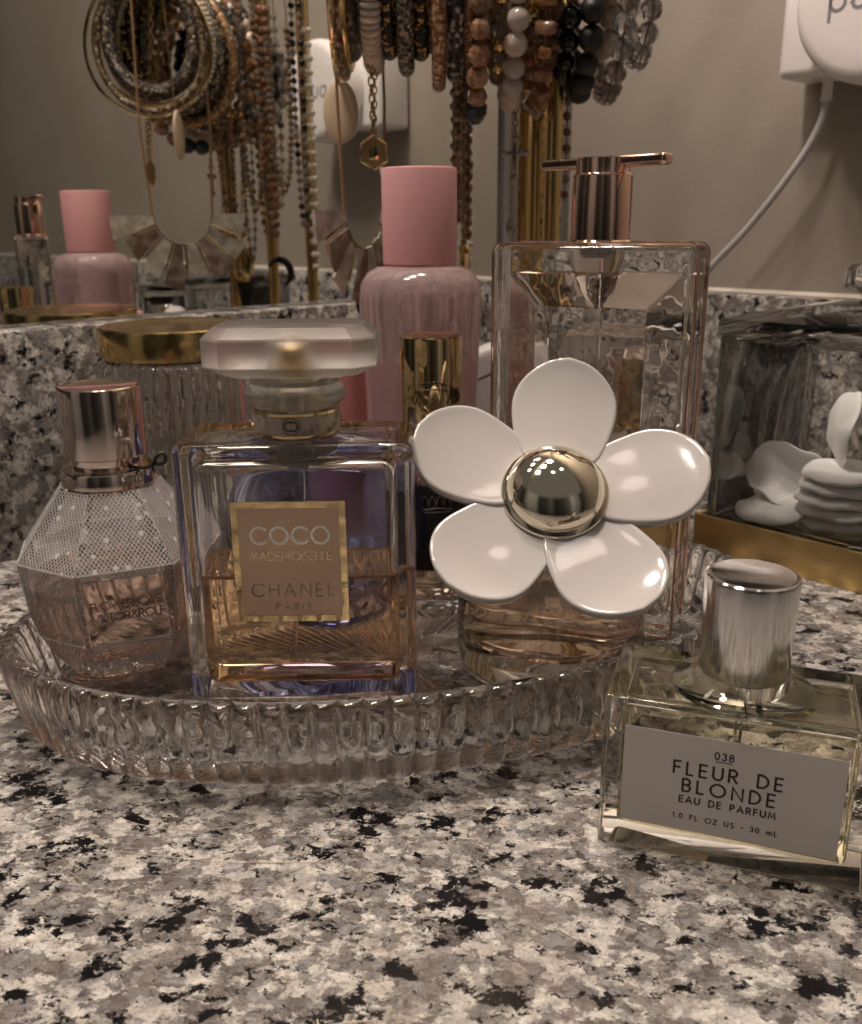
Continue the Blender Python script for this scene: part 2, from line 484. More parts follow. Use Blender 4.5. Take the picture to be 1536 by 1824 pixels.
    glm = N('ShaderNodeMath'); glm.operation = 'MULTIPLY'; glm.inputs[1].default_value = .35; Lk(gl.outputs[0], glm.inputs[0])
    base = mix(glm.outputs[0], base, (.25, .25, .262))
    # broad brown-mauve clusters and broad pale clusters
    br = ramp(noise(.62, 6, .7, .4).outputs['Fac'], [(.52, (0, 0, 0)), (.60, (1, 1, 1))])
    brm = N('ShaderNodeMath'); brm.operation = 'MULTIPLY'; brm.inputs[1].default_value = .45; Lk(br.outputs[0], brm.inputs[0])
    mv = mix(noise(6, 5, .7).outputs['Fac'], (.09, .075, .072), (.27, .23, .215))
    base = mix(brm.outputs[0], base, mv)
    # black mica: ragged blots
    off = N('ShaderNodeVectorMath'); off.operation = 'ADD'; off.inputs[1].default_value = (13.7, 4.1, 8.3); Lk(wv.outputs[0], off.inputs[0])
    bk = ramp(noise(.92, 8, .70, .15, off.outputs[0]).outputs['Fac'], [(.562, (0, 0, 0)), (.572, (1, 1, 1))])
    off2 = N('ShaderNodeVectorMath'); off2.operation = 'ADD'; off2.inputs[1].default_value = (3.7, 24.1, 1.3); Lk(wv.outputs[0], off2.inputs[0])
    bk2 = ramp(noise(3.0, 5, .66, .3, off2.outputs[0]).outputs['Fac'], [(.612, (0, 0, 0)), (.626, (1, 1, 1))])
    bk3 = ramp(noise(9, 4, .65, 0, off2.outputs[0]).outputs['Fac'], [(.64, (0, 0, 0)), (.665, (1, 1, 1))])
    blackc = mix(noise(14, 3).outputs['Fac'], (.002, .002, .003), (.013, .012, .014))
    base = mix(bk.outputs[0], base, blackc)
    base = mix(bk2.outputs[0], base, blackc)
    hf = N('ShaderNodeMath'); hf.operation = 'MULTIPLY'; hf.inputs[1].default_value = .75; Lk(bk3.outputs[0], hf.inputs[0])
    base = mix(hf.outputs[0], base, (.05, .04, .038))
    p = N('ShaderNodeBsdfPrincipled')
    Lk(base, p.inputs['Base Color'])
    rr = N('ShaderNodeMapRange'); rr.inputs['To Min'].default_value = .05; rr.inputs['To Max'].default_value = .17; p.inputs['Specular IOR Level'].default_value = .42
    Lk(noise(.35, 5).outputs['Fac'], rr.inputs[0]); Lk(rr.outputs[0], p.inputs['Roughness'])
    b = N('ShaderNodeBump'); b.inputs['Strength'].default_value = .12; b.inputs['Distance'].default_value = .0002
    Lk(noise(6, 4).outputs['Fac'], b.inputs['Height']); Lk(b.outputs[0], p.inputs['Normal'])
    Lk(p.outputs[0], out.inputs[0])
    return m
def seedbeads(name, stops, dens=7.0, rough=.3, metal=.2):
    """rows of tiny beads woven into a rope: cell colours and a round bump per bead"""
    m, nt, out = newmat(name)
    N = nt.nodes.new; Lk = nt.links.new
    tc = N('ShaderNodeTexCoord')
    v = N('ShaderNodeTexVoronoi'); v.inputs['Scale'].default_value = dens * 100; v.inputs['Randomness'].default_value = .55
    Lk(tc.outputs['Object'], v.inputs['Vector'])
    s = N('ShaderNodeSeparateColor'); Lk(v.outputs['Color'], s.inputs[0])
    c = N('ShaderNodeValToRGB'); c.color_ramp.interpolation = 'CONSTANT'
    e = c.color_ramp.elements
    while len(e) < len(stops): e.new(.5)
    for i, (p_, col) in enumerate(stops): e[i].position = p_; e[i].color = (*col, 1)
    Lk(s.outputs[0], c.inputs[0])
    p = N('ShaderNodeBsdfPrincipled'); p.inputs['Roughness'].default_value = rough; p.inputs['Metallic'].default_value = metal
    Lk(c.outputs[0], p.inputs['Base Color'])
    b = N('ShaderNodeBump'); b.invert = True; b.inputs['Strength'].default_value = 1.0; b.inputs['Distance'].default_value = .0008
    Lk(v.outputs['Distance'], b.inputs['Height']); Lk(b.outputs[0], p.inputs['Normal'])
    Lk(p.outputs[0], out.inputs[0])
    return m
def lace(name, wn=.56, base=.10, wd=1.0):
    """fine diagonal netting with scattered dots over clear gaps"""
    m, nt, out = newmat(name)
    N = nt.nodes.new; Lk = nt.links.new
    uv = N('ShaderNodeUVMap'); uv.uv_map = 'UVMap'
    sp = N('ShaderNodeSeparateXYZ'); Lk(uv.outputs[0], sp.inputs[0])
    def math_(op, a, b=None):
        n = N('ShaderNodeMath'); n.operation = op
        for i, s in enumerate((a, b)):
            if s is None: continue
            if isinstance(s, (int, float)): n.inputs[i].default_value = s
            else: Lk(s, n.inputs[i])
        return n.outputs[0]
    u, v = sp.outputs[0], sp.outputs[1]
    v_ = math_('MULTIPLY', v, .72)
    k = 2 * PI / .135
    def line(s):
        return math_('LESS_THAN', math_('ABSOLUTE', math_('SINE', math_('MULTIPLY', s, k / 2))), .46)
    net = math_('MAXIMUM', line(math_('ADD', u, v_)), line(math_('SUBTRACT', u, v_)))
    vo = N('ShaderNodeTexVoronoi'); vo.inputs['Scale'].default_value = 2.0; vo.inputs['Randomness'].default_value = .35
    Lk(uv.outputs[0], vo.inputs['Vector'])
    dot = math_('LESS_THAN', vo.outputs['Distance'], .17)
    msk = math_('MAXIMUM', math_('ADD', math_('MULTIPLY', net, wn), base), math_('MULTIPLY', dot, wd))
    t = N('ShaderNodeBsdfTransparent')
    d = N('ShaderNodeBsdfPrincipled'); d.inputs['Base Color'].default_value = (.86, .84, .83, 1); d.inputs['Roughness'].default_value = .7
    tr = N('ShaderNodeBsdfTranslucent'); tr.inputs[0].default_value = (.8, .77, .75, 1)
    mm = N('ShaderNodeMixShader'); mm.inputs[0].default_value = .35; Lk(d.outputs[0], mm.inputs[1]); Lk(tr.outputs[0], mm.inputs[2])
    mx = N('ShaderNodeMixShader'); Lk(msk, mx.inputs[0]); Lk(t.outputs[0], mx.inputs[1]); Lk(mm.outputs[0], mx.inputs[2])
    Lk(mx.outputs[0], out.inputs[0])
    return m

MT = {}
MT['granite'] = granite('granite')
MT['granite_splash'] = granite('granite_splash', 1.0, 1.2)
MT['paint'] = pbr('wall_paint', (.290, .252, .212), .55, bump=(6, .55, .03), var=(.10, (.25, .215, .178), .35, .7))
MT['mirror'] = pbr('mirror_silver', (.80, .81, .78), .0, 1.0)
MT['trim'] = pbr('mirror_trim', (.42, .42, .43), .25, 1.0)
MT['chrome'] = pbr('chrome', (.80, .79, .79), .13, 1.0)
_p = [n for n in MT['chrome'].node_tree.nodes if n.type == 'BSDF_PRINCIPLED'][0]
_p.inputs['Anisotropic'].default_value = .96; _p.inputs['Anisotropic Rotation'].default_value = .25
_t = MT['chrome'].node_tree.nodes.new('ShaderNodeTangent'); _t.direction_type = 'RADIAL'; _t.axis = 'Z'
MT['chrome'].node_tree.links.new(_t.outputs[0], _p.inputs['Tangent'])
MT['chrome_top'] = pbr('chrome_top', (.80, .79, .79), .10, 1.0, rvar=(1.2, .06, .2))
MT['gold'] = pbr('brass_gold', (.78, .56, .24), .16, 1.0, rvar=(1.5, .10, .26))
MT['gold_soft'] = pbr('satin_brass', (.62, .45, .20), .34, 1.0, bump=(20, .1, .01), rvar=(.8, .28, .45))
MT['gold_pol'] = pbr('polished_gold', (.85, .66, .36), .06, 1.0)
MT['dome'] = pbr('pale_gold_dome', (.86, .80, .66), .03, 1.0, rvar=(1.0, .02, .09))
MT['rose'] = pbr('rose_gold', (.86, .60, .48), .08, 1.0, rvar=(1.3, .05, .14))
MT['rose_pale'] = pbr('champagne_metal', (.86, .74, .67), .09, 1.0, rvar=(1.1, .05, .16))
MT['rose_mirror'] = pbr('rose_mirror_plate', (.74, .55, .47), .05, 1.0, bump=(2, .04, .02))
MT['label_metal'] = pbr('satin_label', (.62, .45, .34), .27, .95, rvar=(.5, .26, .36), bump=(.35, .06, .05))
MT['foil'] = pbr('foil_print', (.80, .78, .78), .12, 1.0)
MT['foil_gold'] = pbr('foil_print_gold', (.80, .62, .40), .2, 1.0)
MT['glass'] = glass('clear_glass', (.994, .994, .99), 1.5)
MT['glass_wavy'] = glass('wavy_glass', (.985, .98, .97), 1.5, 0, (1.1, .5, .25))
MT['glass_tray'] = glass('pressed_glass', (.993, .991, .988), 1.5)
MT['glass_jar'] = glass('ribbed_glass', (.96, .955, .945), 1.5, 0.03)
MT['glass_blue'] = glass('blue_glass', (.72, .75, .91), 1.5)
MT['glass_rosy'] = glass('rosy_glass', (.99, .98, .975), 1.5)
MT['glass_tall'] = glass('rippled_glass', (.985, .97, .96), 1.5, 0, (.9, .22, .14))
MT['glass_green'] = glass('pale_green_glass', (.985, .985, .965), 1.5)
MT['frost'] = glass('frosted_glass', (.90, .885, .87), 1.45, .46, (12, .3, .02))
for _k, _c in (('amber', (.95, .80, .62)), ('peach', (.975, .90, .82)), ('straw', (.94, .918, .82)), ('clear_liq', (.975, .94, .90)), ('pink_liq', (.93, .78, .72)), ('violet', (.84, .80, .90))):
    MT[_k] = glass(_k + '_liquid', _c, 1.36 / 1.5)      # glass to liquid
    MT[_k + '_top'] = glass(_k + '_surface', _c, 1.36)  # liquid to air
MT['plastic_clear'] = glass('clear_tube', (.95, .95, .95), 1.45)
MT['thin'] = thin_glass('box_pane')
MT['thin_edge'] = glass('box_edge', (.90, .925, .91), 1.5)
MT['lace'] = lace('lace_net')
MT['lace_thin'] = lace('lace_net_fine', .34, .22, .9)
MT['pink_cap'] = pbr('matte_pink', (.65, .325, .34), .45, bump=(25, .08, .01))
MT['pink_body'] = pbr('pink_frost', (.88, .66, .68), .10, trans=.76, ior=1.4, rvar=(.7, .06, .2))
MT['salmon'] = pbr('salmon_plastic', (.75, .33, .31), .4)
MT['petal'] = pbr('white_lacquer', (.58, .555, .54), .12, coat=.8, spec=.5, rvar=(.5, .06, .13))
MT['white'] = pbr('white_plastic', (.72, .69, .69), .35)
MT['white_disc'] = pbr('white_satin', (.76, .71, .70), .4)
MT['grey_ink'] = pbr('grey_print', (.20, .19, .19), .6)
MT['paper'] = pbr('label_paper', (.77, .725, .70), .62, bump=(30, .10, .01))
MT['ink'] = pbr('black_ink', (.018, .015, .018), .5)
MT['ink_brown'] = pbr('engraved_line', (.06, .04, .02), .5)
MT['black'] = pbr('black_label', (.016, .016, .018), .4)
MT['cord'] = pbr('black_cord', (.012, .012, .012), .6)
MT['cotton'] = pbr('cotton', (.93, .92, .92), .95, bump=(8, .5, .05), sss=.2)
MT['hair'] = pbr('lint', (.75, .66, .55), .5)

# ------------------------------------------------------------------ large structure
def quad_obj(name, pts, mat, kind='structure'):
    m = MB(); m.add(pts, [list(range(len(pts)))]); o = m.build(name, mat, smooth=False); o['kind'] = kind; return o
def prism_obj(name, foot, z0, z1, mat, kind='structure', bev=0.0):
    bm = bmesh.new()
    lo = [bm.verts.new((x, y, z0)) for x, y in foot]; hi = [bm.verts.new((x, y, z1)) for x, y in foot]
    n = len(foot)
    bm.faces.new(lo[::-1]); bm.faces.new(hi)
    for i in range(n): bm.faces.new([lo[i], lo[(i + 1) % n], hi[(i + 1) % n], hi[i]])
    if bev: bmesh.ops.bevel(bm, geom=bm.edges[:], offset=bev, segments=2, profile=.5, affect='EDGES')
    m = MB(); m.bm(bm); o = m.build(name, mat, ang=40); o['kind'] = kind; return o

c0 = wall_pt(-75); c1 = CORNER; c2 = side_pt(215)
far = (c0[0] + RD[0] * 215, c0[1] + RD[1] * 215)
quad_obj('countertop', [(c0[0], c0[1], 0), (far[0], far[1], 0), (c2[0], c2[1], 0), (c1[0], c1[1], 0)], MT['granite'])
w0, w1 = wall_pt(-75, -.8), wall_pt(33.8, -.8)
quad_obj('mirror_wall', [(*w0, -.5), (*w1, -.5), (*w1, 150), (*w0, 150)], MT['paint'])
s0, s1 = side_pt(0, 0), side_pt(215, 0)
quad_obj('side_wall', [(*s0, -.5), (*s1, -.5), (*s1, 150), (*s0, 150)], MT['paint'])
BT = 1.6
prism_obj('mirror_backsplash', [wall_pt(-75, -.7), wall_pt(33, -.7), wall_pt(33 - BT, BT), wall_pt(-75, BT)], .0, 10.15, MT['granite_splash'], bev=.12)
prism_obj('side_backsplash', [side_pt(.02, .05), side_pt(215, .05), side_pt(215, BT), side_pt(BT, BT)], .0, 10.15, MT['granite_splash'], bev=.12)
# caulk line where the backsplash meets the side wall
m = MB(); m.tube([(*side_pt(1.0, .1), 10.2), (*side_pt(214, .1), 10.2)], .22, 6); o = m.build('caulk_strip', pbr('caulk', (.62, .56, .49), .6)); o['kind'] = 'structure'

# mirror with a metal edge
mr = thing('wall_mirror', 'large frameless wall mirror standing on the granite backsplash', 'mirror', (*wall_pt(0), 10.2), 43)
m = MB(); m.box((-23.8, .2, 44.9), (94.4, .4, 89.86)); m.build('mirror_glass', MT['mirror'], mr, smooth=False)
m = MB(); m.box((23.8, .12, 44.9), (.85, .9, 89.86), .1); m.build('edge_trim', MT['trim'], mr)

# ------------------------------------------------------------------ oval ribbed tray
TR = thing('glass_tray', 'oval ribbed clear glass tray holding the perfume bottles', 'tray', (-.9, 28.3, .01), 14.7)
def tray_mesh():
    A, B = 12.35, 7.1
    NF = 92; PER = 12; n = NF * PER
    # (scale at the rim axis, z, flute amount)
    prof = [(.04, .62, 0), (.25, .62, 0), (.5, .62, 0), (.72, .62, 0), (.835, .63, 0), (.875, .72, 0), (.90, 1.0, .0), (.925, 1.8, .0), (.945, 2.55, .1),
            (.955, 2.76, .35), (.968, 2.83, .6), (.982, 2.80, .85), (.994, 2.70, 1), (1.0, 2.52, 1), (.998, 2.2, 1), (.985, 1.6, 1), (.972, 1.0, 1), (.962, .55, 1), (.950, .30, 1), (.930, .12, .9), (.905, .03, .6), (.875, .02, .2)]
    under = [(.83, .10, 0), (.6, .10, 0), (.4, .10, 0), (.2, .10, 0), (.04, .10, 0)]
    rings = []
    ts = []
    # equal arc-length angles so the flutes are even
    M = 4000; acc = [0.0]
    for i in range(M):
        a0 = 2 * PI * i / M; a1 = 2 * PI * (i + 1) / M
        acc.append(acc[-1] + math.hypot(A * (math.cos(a1) - math.cos(a0)), B * (math.sin(a1) - math.sin(a0))))
    j = 0
    for k in range(n):
        tgt = acc[-1] * k / n
        while acc[j + 1] < tgt: j += 1
        ts.append(2 * PI * (j + (tgt - acc[j]) / (acc[j + 1] - acc[j])) / M)
    vs = []; fs = []
    allp = [(s, z, f, 0) for s, z, f in prof] + [(s, z, f, 1) for s, z, f in under]
    for s, z, f, un in allp:
        for k, t in enumerate(ts):
            ph = (k % PER) / PER
            flute = abs(math.sin(PI * ph)) ** .55          # round lobe, sharp valley
            x, y = A * math.cos(t), B * math.sin(t)
            # wall offset measured in cm so that both axes have the same wall
            nx, ny = math.cos(t) / A, math.sin(t) / B
            ln = math.hypot(nx, ny); nx /= ln; ny /= ln
            if s > .8:
                off = -(1 - s) * 11.0
                px, py = x + nx * off, y + ny * off
            else:
                off = -(1 - .8) * 11.0
                px, py = (x + nx * off) * s / .8, (y + ny * off) * s / .8
            g = f * .19 * (flute - .62)
            zz = z
            if s > .93 and z > 2.5: zz = z + .05 * (flute - .5) * f
            if s > .9 and z < .35: zz = max(.012, z)
            if un:
                zz = .10 + (.055 if s > .3 else .02) * math.sin(2 * PI * k * (2 if s > .3 else 1) / PER)
            vs.append((px + nx * g, py + ny * g, zz))
    Rn = len(allp)
    for i in range(Rn - 1):
        for k in range(n):
            q = (k + 1) % n
            fs.append([i * n + k, (i + 1) * n + k, (i + 1) * n + q, i * n + q])
    fs.append(list(range(n)))
    fs.append([(Rn - 1) * n + k for k in range(n)][::-1])
    m = MB(); m.add(vs, fs, flip=True)
    return m
tm = tray_mesh()
# orientation check: the outside must face out
def signed_volume(m):
    t = 0
    for f in m.f:
        for i in range(1, len(f) - 1):
            t += m.v[f[0]].dot(m.v[f[i]].cross(m.v[f[i + 1]]))
    return t
if signed_volume(tm) < 0: tm.f = [f[::-1] for f in tm.f]
tm.build('tray_body', MT['glass_tray'], TR, ang=50)

# ------------------------------------------------------------------ rounded glass slab
def slab(mb, w, d, z0, z1, rv, rt, rb, flip=False, nseg=6, step=5, taper=0.0):
    mb.loft(slab_rings(w, d, z0, z1, rv, rt, rb, nseg, step, taper), flip=flip)
    return mb
def slab_rings(w, d, z0, z1, rv, rt, rb, nseg=6, step=5, taper=0.0):
    rings = []
    def ring(ins, z):
        t = taper * (1 - (z - z0) / (z1 - z0))
        ww, dd = w - 2 * ins - t, d - 2 * ins - t
        return [(x, y, z) for x, y in rrect(ww, dd, max(.02, min(rv, ww / 2 - .01, dd / 2 - .01) - ins * .5), nseg)]
    for i in range(step + 1):
        a = PI / 2 * i / step
        rings.append(ring(rb * (1 - math.sin(a)), z0 + rb * (1 - math.cos(a))))
    for i in range(step + 1):
        a = PI / 2 * i / step
        rings.append(ring(rt * (1 - math.cos(a)), z1 - rt * (1 - math.sin(a))))
    return rings

FZ = .64     # height of the tray's floor
# ------------------------------------------------------------------ square bottle with frosted stopper
B1 = thing('perfume_bottle', 'square glass perfume bottle half full of amber liquid with frosted stopper', 'perfume bottle', (-3.95, 27.0, FZ), 0.5)
m = MB(); slab(m, 6.95, 3.5, 0, 7.95, .5, .38, .12); CAV = slab_rings(5.85, 2.4, .38, 7.35, .35, .4, .3)
fill(m, CAV, 3.85, 'amber', B1)
m.build('body', MT['glass'], B1)
m = MB(); m.tube(ring_at(CAV, 3.85), .055, 6, closed=True); m.build('meniscus', pbr('amber_edge', (.62, .33, .12), .1, trans=.6, ior=1.36), B1)
m = MB()
m.tube(catmull([(.1, .1, 7.4), (.05, 0, 5.5), (-.15, -.1, 3.2), (-.4, -.1, .75)], 8), .085, 10)
m.build('dip_tube', MT['plastic_clear'], B1)
m = MB(); m.lathe([(0, 7.0), (.32, 7.0), (.32, 7.45), (.55, 7.5), (.55, 7.92), (0, 7.92)], 32); m.build('pump', pbr('pump_plastic', (.55, .52, .50), .3), B1)
m = MB(); m.lathe([(0, 7.90), (1.26, 7.90), (1.27, 7.96), (1.27, 8.72), (1.24, 8.78), (0, 8.78)], 64); b = m.build('neck_band', pbr('band_paper', (.50, .42, .36), .4, var=(3, (.20, .16, .12), .5, .62)), B1)
m = MB()
for z in (7.99, 8.62):
    m.lathe([(1.262, z), (1.292, z + .01), (1.292, z + .09), (1.262, z + .10)], 64)
m.build('gold_stripe', MT['gold_pol'], b)
m = MB()
for s in (-1, 1):
    P = [(s * (-.055 + .13 * math.cos(R(a))), .13 * math.sin(R(a))) for a in range(50, 311, 20)]
    P = [(x, -math.sqrt(1.285 ** 2 - x * x), 8.36 + z) for x, z in P]
    m.tube(P, .022, 5)
P = [(.25 * math.cos(R(a)), .25 * math.sin(R(a))) for a in range(0, 360, 15)]
m.tube([(x, -math.sqrt(1.28 ** 2 - x * x), 8.36 + z) for x, z in P], .012, 5, closed=True)
m.build('emblem', MT['ink_brown'], b)
m = MB(); m.lathe([(0, 8.78), (1.26, 8.78), (1.3, 8.82), (1.44, 8.95), (1.50, 9.12), (1.46, 9.28), (1.34, 9.40), (1.28, 9.45), (1.28, 9.72), (0, 9.72)], 64)
m.build('glass_collar', pbr('collar_glass', (.86, .84, .76), .12, trans=.72, coat=.4), B1)
m = MB(); m.lathe([(0, 8.9), (.62, 8.9), (.62, 10.5), (.5, 10.6), (0, 10.6)], 40); m.build('sprayer', MT['gold_pol'], B1)
def octo(w, d, c, z): return [(w / 2 - c, -d / 2, z), (w / 2, -d / 2 + c, z), (w / 2, d / 2 - c, z), (w / 2 - c, d / 2, z), (-w / 2 + c, d / 2, z), (-w / 2, d / 2 - c, z), (-w / 2, -d / 2 + c, z), (-w / 2 + c, -d / 2, z)]
m = MB()
m.loft([octo(3.7, 2.3, .45, 9.72), octo(4.80, 3.2, .58, 10.00), octo(4.88, 3.26, .6, 10.05), octo(4.88, 3.26, .6, 10.78), octo(4.80, 3.2, .58, 10.84), octo(4.2, 2.6, .5, 11.12)])
m.lathe([(0, 9.80), (.72, 9.80), (.72, 10.62), (.6, 10.72), (0, 10.72)], 32, flip=True)
m.build('stopper', MT['frost'], B1, ang=12)
# framed label on the front face
lb = MB()
lw, lh = 3.28, 3.68; lx, lz = -.15, 4.46; yf = -1.752
lb.box((lx, yf - .015, lz), (lw - .36, .05, lh - .36)); lab = lb.build('label', MT['label_metal'], B1, smooth=False)
m = MB()
for cx, cz, sx, sz in ((lx, lz + lh / 2 - .09, lw, .18), (lx, lz - lh / 2 + .09, lw, .18), (lx - lw / 2 + .09, lz, .18, lh - .36), (lx + lw / 2 - .09, lz, .18, lh - .36)):
    m.box((cx, yf - .025, cz), (sx, .07, sz))
m.build('label_frame', MT['gold_pol'], lab, smooth=False)
def front_text(parent, items, mat, y, name='lettering'):
    m = MB()
    for t, h, wd, st, cx, z in items: lettering(m, t, h, .1 * h, st, cx, z, wd, .0)
    m2 = MB(); m2.add([(p.x, y, p.y) for p in m.v], m.f)
    return m2.build(name, mat, parent, smooth=False)
front_text(lab, [('COCO', .50, 2.25, .068, lx + .02, lz + .58)], MT['foil'], yf - .046)
front_text(lab, [('MADEMOISELLE', .25, 2.35, .034, lx + .02, lz + .08)], MT['foil_gold'], yf - .046)
front_text(lab, [('CHANEL', .40, 2.4, .052, lx + .03, lz - 1.05), ('PARIS', .21, 1.05, .035, lx + .03, lz - 1.48)], pbr('dark_foil', (.34, .27, .24), .25, 1.0), yf - .046)

# ------------------------------------------------------------------ blue round bottle behind it
B2 = thing('perfume_bottle', 'round blue glass perfume bottle behind the square amber bottle', 'perfume bottle', (-3.7, 31.6, FZ), -6)
def lens_ring(rx, rz, hz, y, n=72, pw=2.0):
    return [(rx * math.cos(2 * PI * j / n), y, hz + rz * math.sin(2 * PI * j / n)) for j in range(n)]
def disc_y(mb, prof, hz, flip=False, base=None, n=72):
    rings = []
    for r, y in prof:
        ring = lens_ring(r, r, hz, y, n)
        if base is not None: ring = [(x, yy, max(base, z)) for x, yy, z in ring]
        rings.append(ring)
    return mb.loft(rings, flip=flip)
m = MB()
disc_y(m, [(2.35, -1.1), (2.9, -1.08), (3.27, -.95), (3.48, -.6), (3.55, 0), (3.48, .6), (3.27, .95), (2.9, 1.08), (2.35, 1.1)], 3.8, True, 0.0)
disc_y(m, [(2.2, -.72), (2.6, -.68), (2.8, -.45), (2.86, 0), (2.8, .45), (2.6, .68), (2.2, .72)], 3.95, False)
m.build('body', MT['glass_blue'], B2)
m = MB(); m.lathe([(0, 7.2), (.6, 7.2), (.65, 7.3), (.65, 7.6), (.6, 7.7), (0, 7.7)], 40); m.build('collar', MT['chrome_top'], B2)

# ------------------------------------------------------------------ small bottle with engraved gold cap
B3 = thing('perfume_bottle', 'small clear bottle with engraved gold cap and black label', 'perfume bottle', (.05, 32.7, FZ), 0)
m = MB()
m.lathe([(0, 0), (1.45, 0), (1.58, .1), (1.6, .3), (1.6, 5.6), (1.5, 6.1), (1.2, 6.6), (1.0, 6.9), (.95, 7.1), (0, 7.1)], 64)
fill(m, circ_rings([(.3, .75), (1.3, .8), (1.42, 1.0), (1.42, 5.5), (1.25, 6.1), (.7, 6.6), (.2, 6.65)], 64), 4.6, 'peach', B3)
m.build('body', MT['glass'], B3)
m = MB(); m.lathe([(0, 7.1), (1.05, 7.1), (1.08, 7.13), (1.10, 9.98), (1.07, 10.06), (1.0, 10.09), (.9, 10.05), (0, 10.03)], 64); cp = m.build('cap', MT['gold_pol'], B3)
m = MB()
def on_cap(pts, rad=1.098): return [(rad * math.sin(a), -rad * math.cos(a), z) for a, z in pts]
for i in range(6):
    a0 = -.42 + i * .15
    m.tube(on_cap([(a0 + .075 - .075 * math.cos(t * PI / 6), 8.42 + .1 * math.sin(t * PI / 6) + .10 * math.sin(PI * (i + .5) / 6)) for t in range(7)]), .024, 4)
m.tube(on_cap([(-.45 + .95 * t / 14, 8.30 + .05 * math.sin(PI * t / 14)) for t in range(15)] + [(.53, 8.22), (.50, 8.13), (.44, 8.16)]), .024, 4)
m.tube(on_cap([(-.45, 8.30), (-.38, 8.1), (-.25, 7.9), (-.1, 7.85), (.05, 7.9), (.1, 8.0), (.02, 8.05)]), .024, 4)
m.tube(on_cap([(-.5, 8.3), (-.42, 8.12), (-.5, 7.9), (-.62, 7.85), (-.66, 8.0), (-.58, 8.15), (-.5, 8.3), (-.62, 8.5), (-.75, 8.45), (-.85, 8.25)]), .024, 4)
m.tube(on_cap([(-.4, 8.25), (-.25, 8.1), (-.12, 7.95)]), .024, 4)
for i in range(4):
    m.tube(on_cap([(.62 + i * .11, 8.02), (.66 + i * .11, 8.45 - .05 * i), (.72 + i * .10, 8.05)]), .024, 4)
m.tube(on_cap([(.5, 7.85), (.62, 8.0), (.8, 8.05), (1.0, 8.0), (1.1, 8.1), (1.05, 7.9), (.9, 7.8), (.68, 7.78), (.5, 7.85)]), .024, 4)
for i in range(3): m.tube(on_cap([(.72 + i * .12, 7.82), (.77 + i * .12, 8.0)]), .024, 4)
m.build('engraving', MT['ink_brown'], cp)
def curved_patch(rad, a0, a1, z0, z1, n=24):
    m = MB(); vs = []; fs = []
    for i in range(n + 1):
        a = lerp(a0, a1, i / n)
        for z in (z0, z1): vs.append((rad * math.sin(a), -rad * math.cos(a), z))
    for i in range(n): fs.append([2 * i, 2 * i + 2, 2 * i + 3, 2 * i + 1])
    m.add(vs, fs); return m
lb3 = curved_patch(1.612, -.95, .95, 1.9, 5.05).build('label', MT['black'], B3)
m = MB()
for i in range(5):
    a0 = -.4 + i * .16
    m.tube(on_cap([(a0, 4.35), (a0 + .04, 4.6), (a0 + .08, 4.68), (a0 + .12, 4.6), (a0 + .16, 4.35)], 1.616), .024, 4)
m.tube(on_cap([(-.45 + .9 * t / 10, 4.22 + .03 * math.cos(t)) for t in range(11)], 1.616), .024, 4)
m.tube(on_cap([(-.42 + .84 * t / 10, 4.1) for t in range(11)], 1.616), .024, 4)
m.build('crown_print', pbr('grey_line', (.12, .12, .11), .5), lb3)

# ------------------------------------------------------------------ faceted bottle in white netting
B4 = thing('perfume_bottle', 'faceted glass bottle sleeved in white dotted netting with rose gold cap', 'perfume bottle', (-10.25, 28.5, FZ), 0)
FA = [-95, -50, -5, 50, 115, 155, 200, 233]           # facet corner directions, 0 = towards the camera
def fring(r, z, rot=0): return [(r * math.sin(R(a)), -r * math.cos(R(a)), z) for a in FA]
LV = [(1.8, 0.02), (2.0, .12), (2.85, 1.55), (3.1, 3.97), (1.55, 6.05), (1.30, 6.15)]
m = MB(); m.loft([fring(r, z) for r, z in LV])
fill(m, [fring(r - .38, z) for r, z in ((2.0, .8), (2.8, 1.7), (3.0, 3.8), (1.65, 5.8))], 3.0, 'pink_liq', B4, 8)
m.build('body', MT['glass_rosy'], B4, ang=8)
# the netting: one sheet just outside the glass, mapped facet by facet
for k in range(1, 4):
    m = MB()
    (r0, z0), (r1, z1) = LV[k], LV[k + 1]
    lo, hi = fring(r0 + .018, z0), fring(r1 + .018, z1)
    for i in range(len(FA)):
        j = (i + 1) % len(FA)
        q = [lo[j], lo[i], hi[i], hi[j]]
        ex = (Vector(q[0]) - Vector(q[1])).normalized()
        mid = (Vector(q[0]) + Vector(q[1])) / 2
        ey = ((Vector(q[2]) + Vector(q[3])) / 2 - mid).normalized()
        m.uv[len(m.f)] = [((Vector(p) - mid).dot(ex) + 20 * i + 3.3 * k, (Vector(p) - mid).dot(ey) + 7 * k) for p in q]
        m.add(q, [[0, 1, 2, 3]])
    m.build('netting', MT['lace' if k == 3 else 'lace_thin'], B4, smooth=False)
m = MB()
m.lathe([(0, 6.05), (1.36, 6.05), (1.42, 6.1), (1.42, 6.52), (1.38, 6.58), (1.12, 6.60), (0, 6.60)], 64); m.build('collar', MT['rose_pale'], B4)
m = MB()
m.lathe([(0, 6.58), (1.08, 6.58), (1.10, 6.62), (1.10, 6.95), (1.22, 6.97), (1.25, 7.0), (1.25, 9.05), (1.23, 9.12), (1.17, 9.15), (1.08, 9.12), (0, 9.10)], 72); m.build('cap', MT['rose_pale'], B4)
m = MB()
for i in range(len(FA)):
    m.tube([Vector(fring(LV[k][0] + .02, LV[k][1])[i]) for k in range(1, 5)], .018, 5)
for k in (2, 3):
    m.tube(fring(LV[k][0] + .02, LV[k][1]), .016, 5, closed=True)
m.build('facet_glint', pbr('ridge_glint', (.80, .78, .76), .3, trans=.4), B4)  # white tubes stand in for light caught along the glass ridges
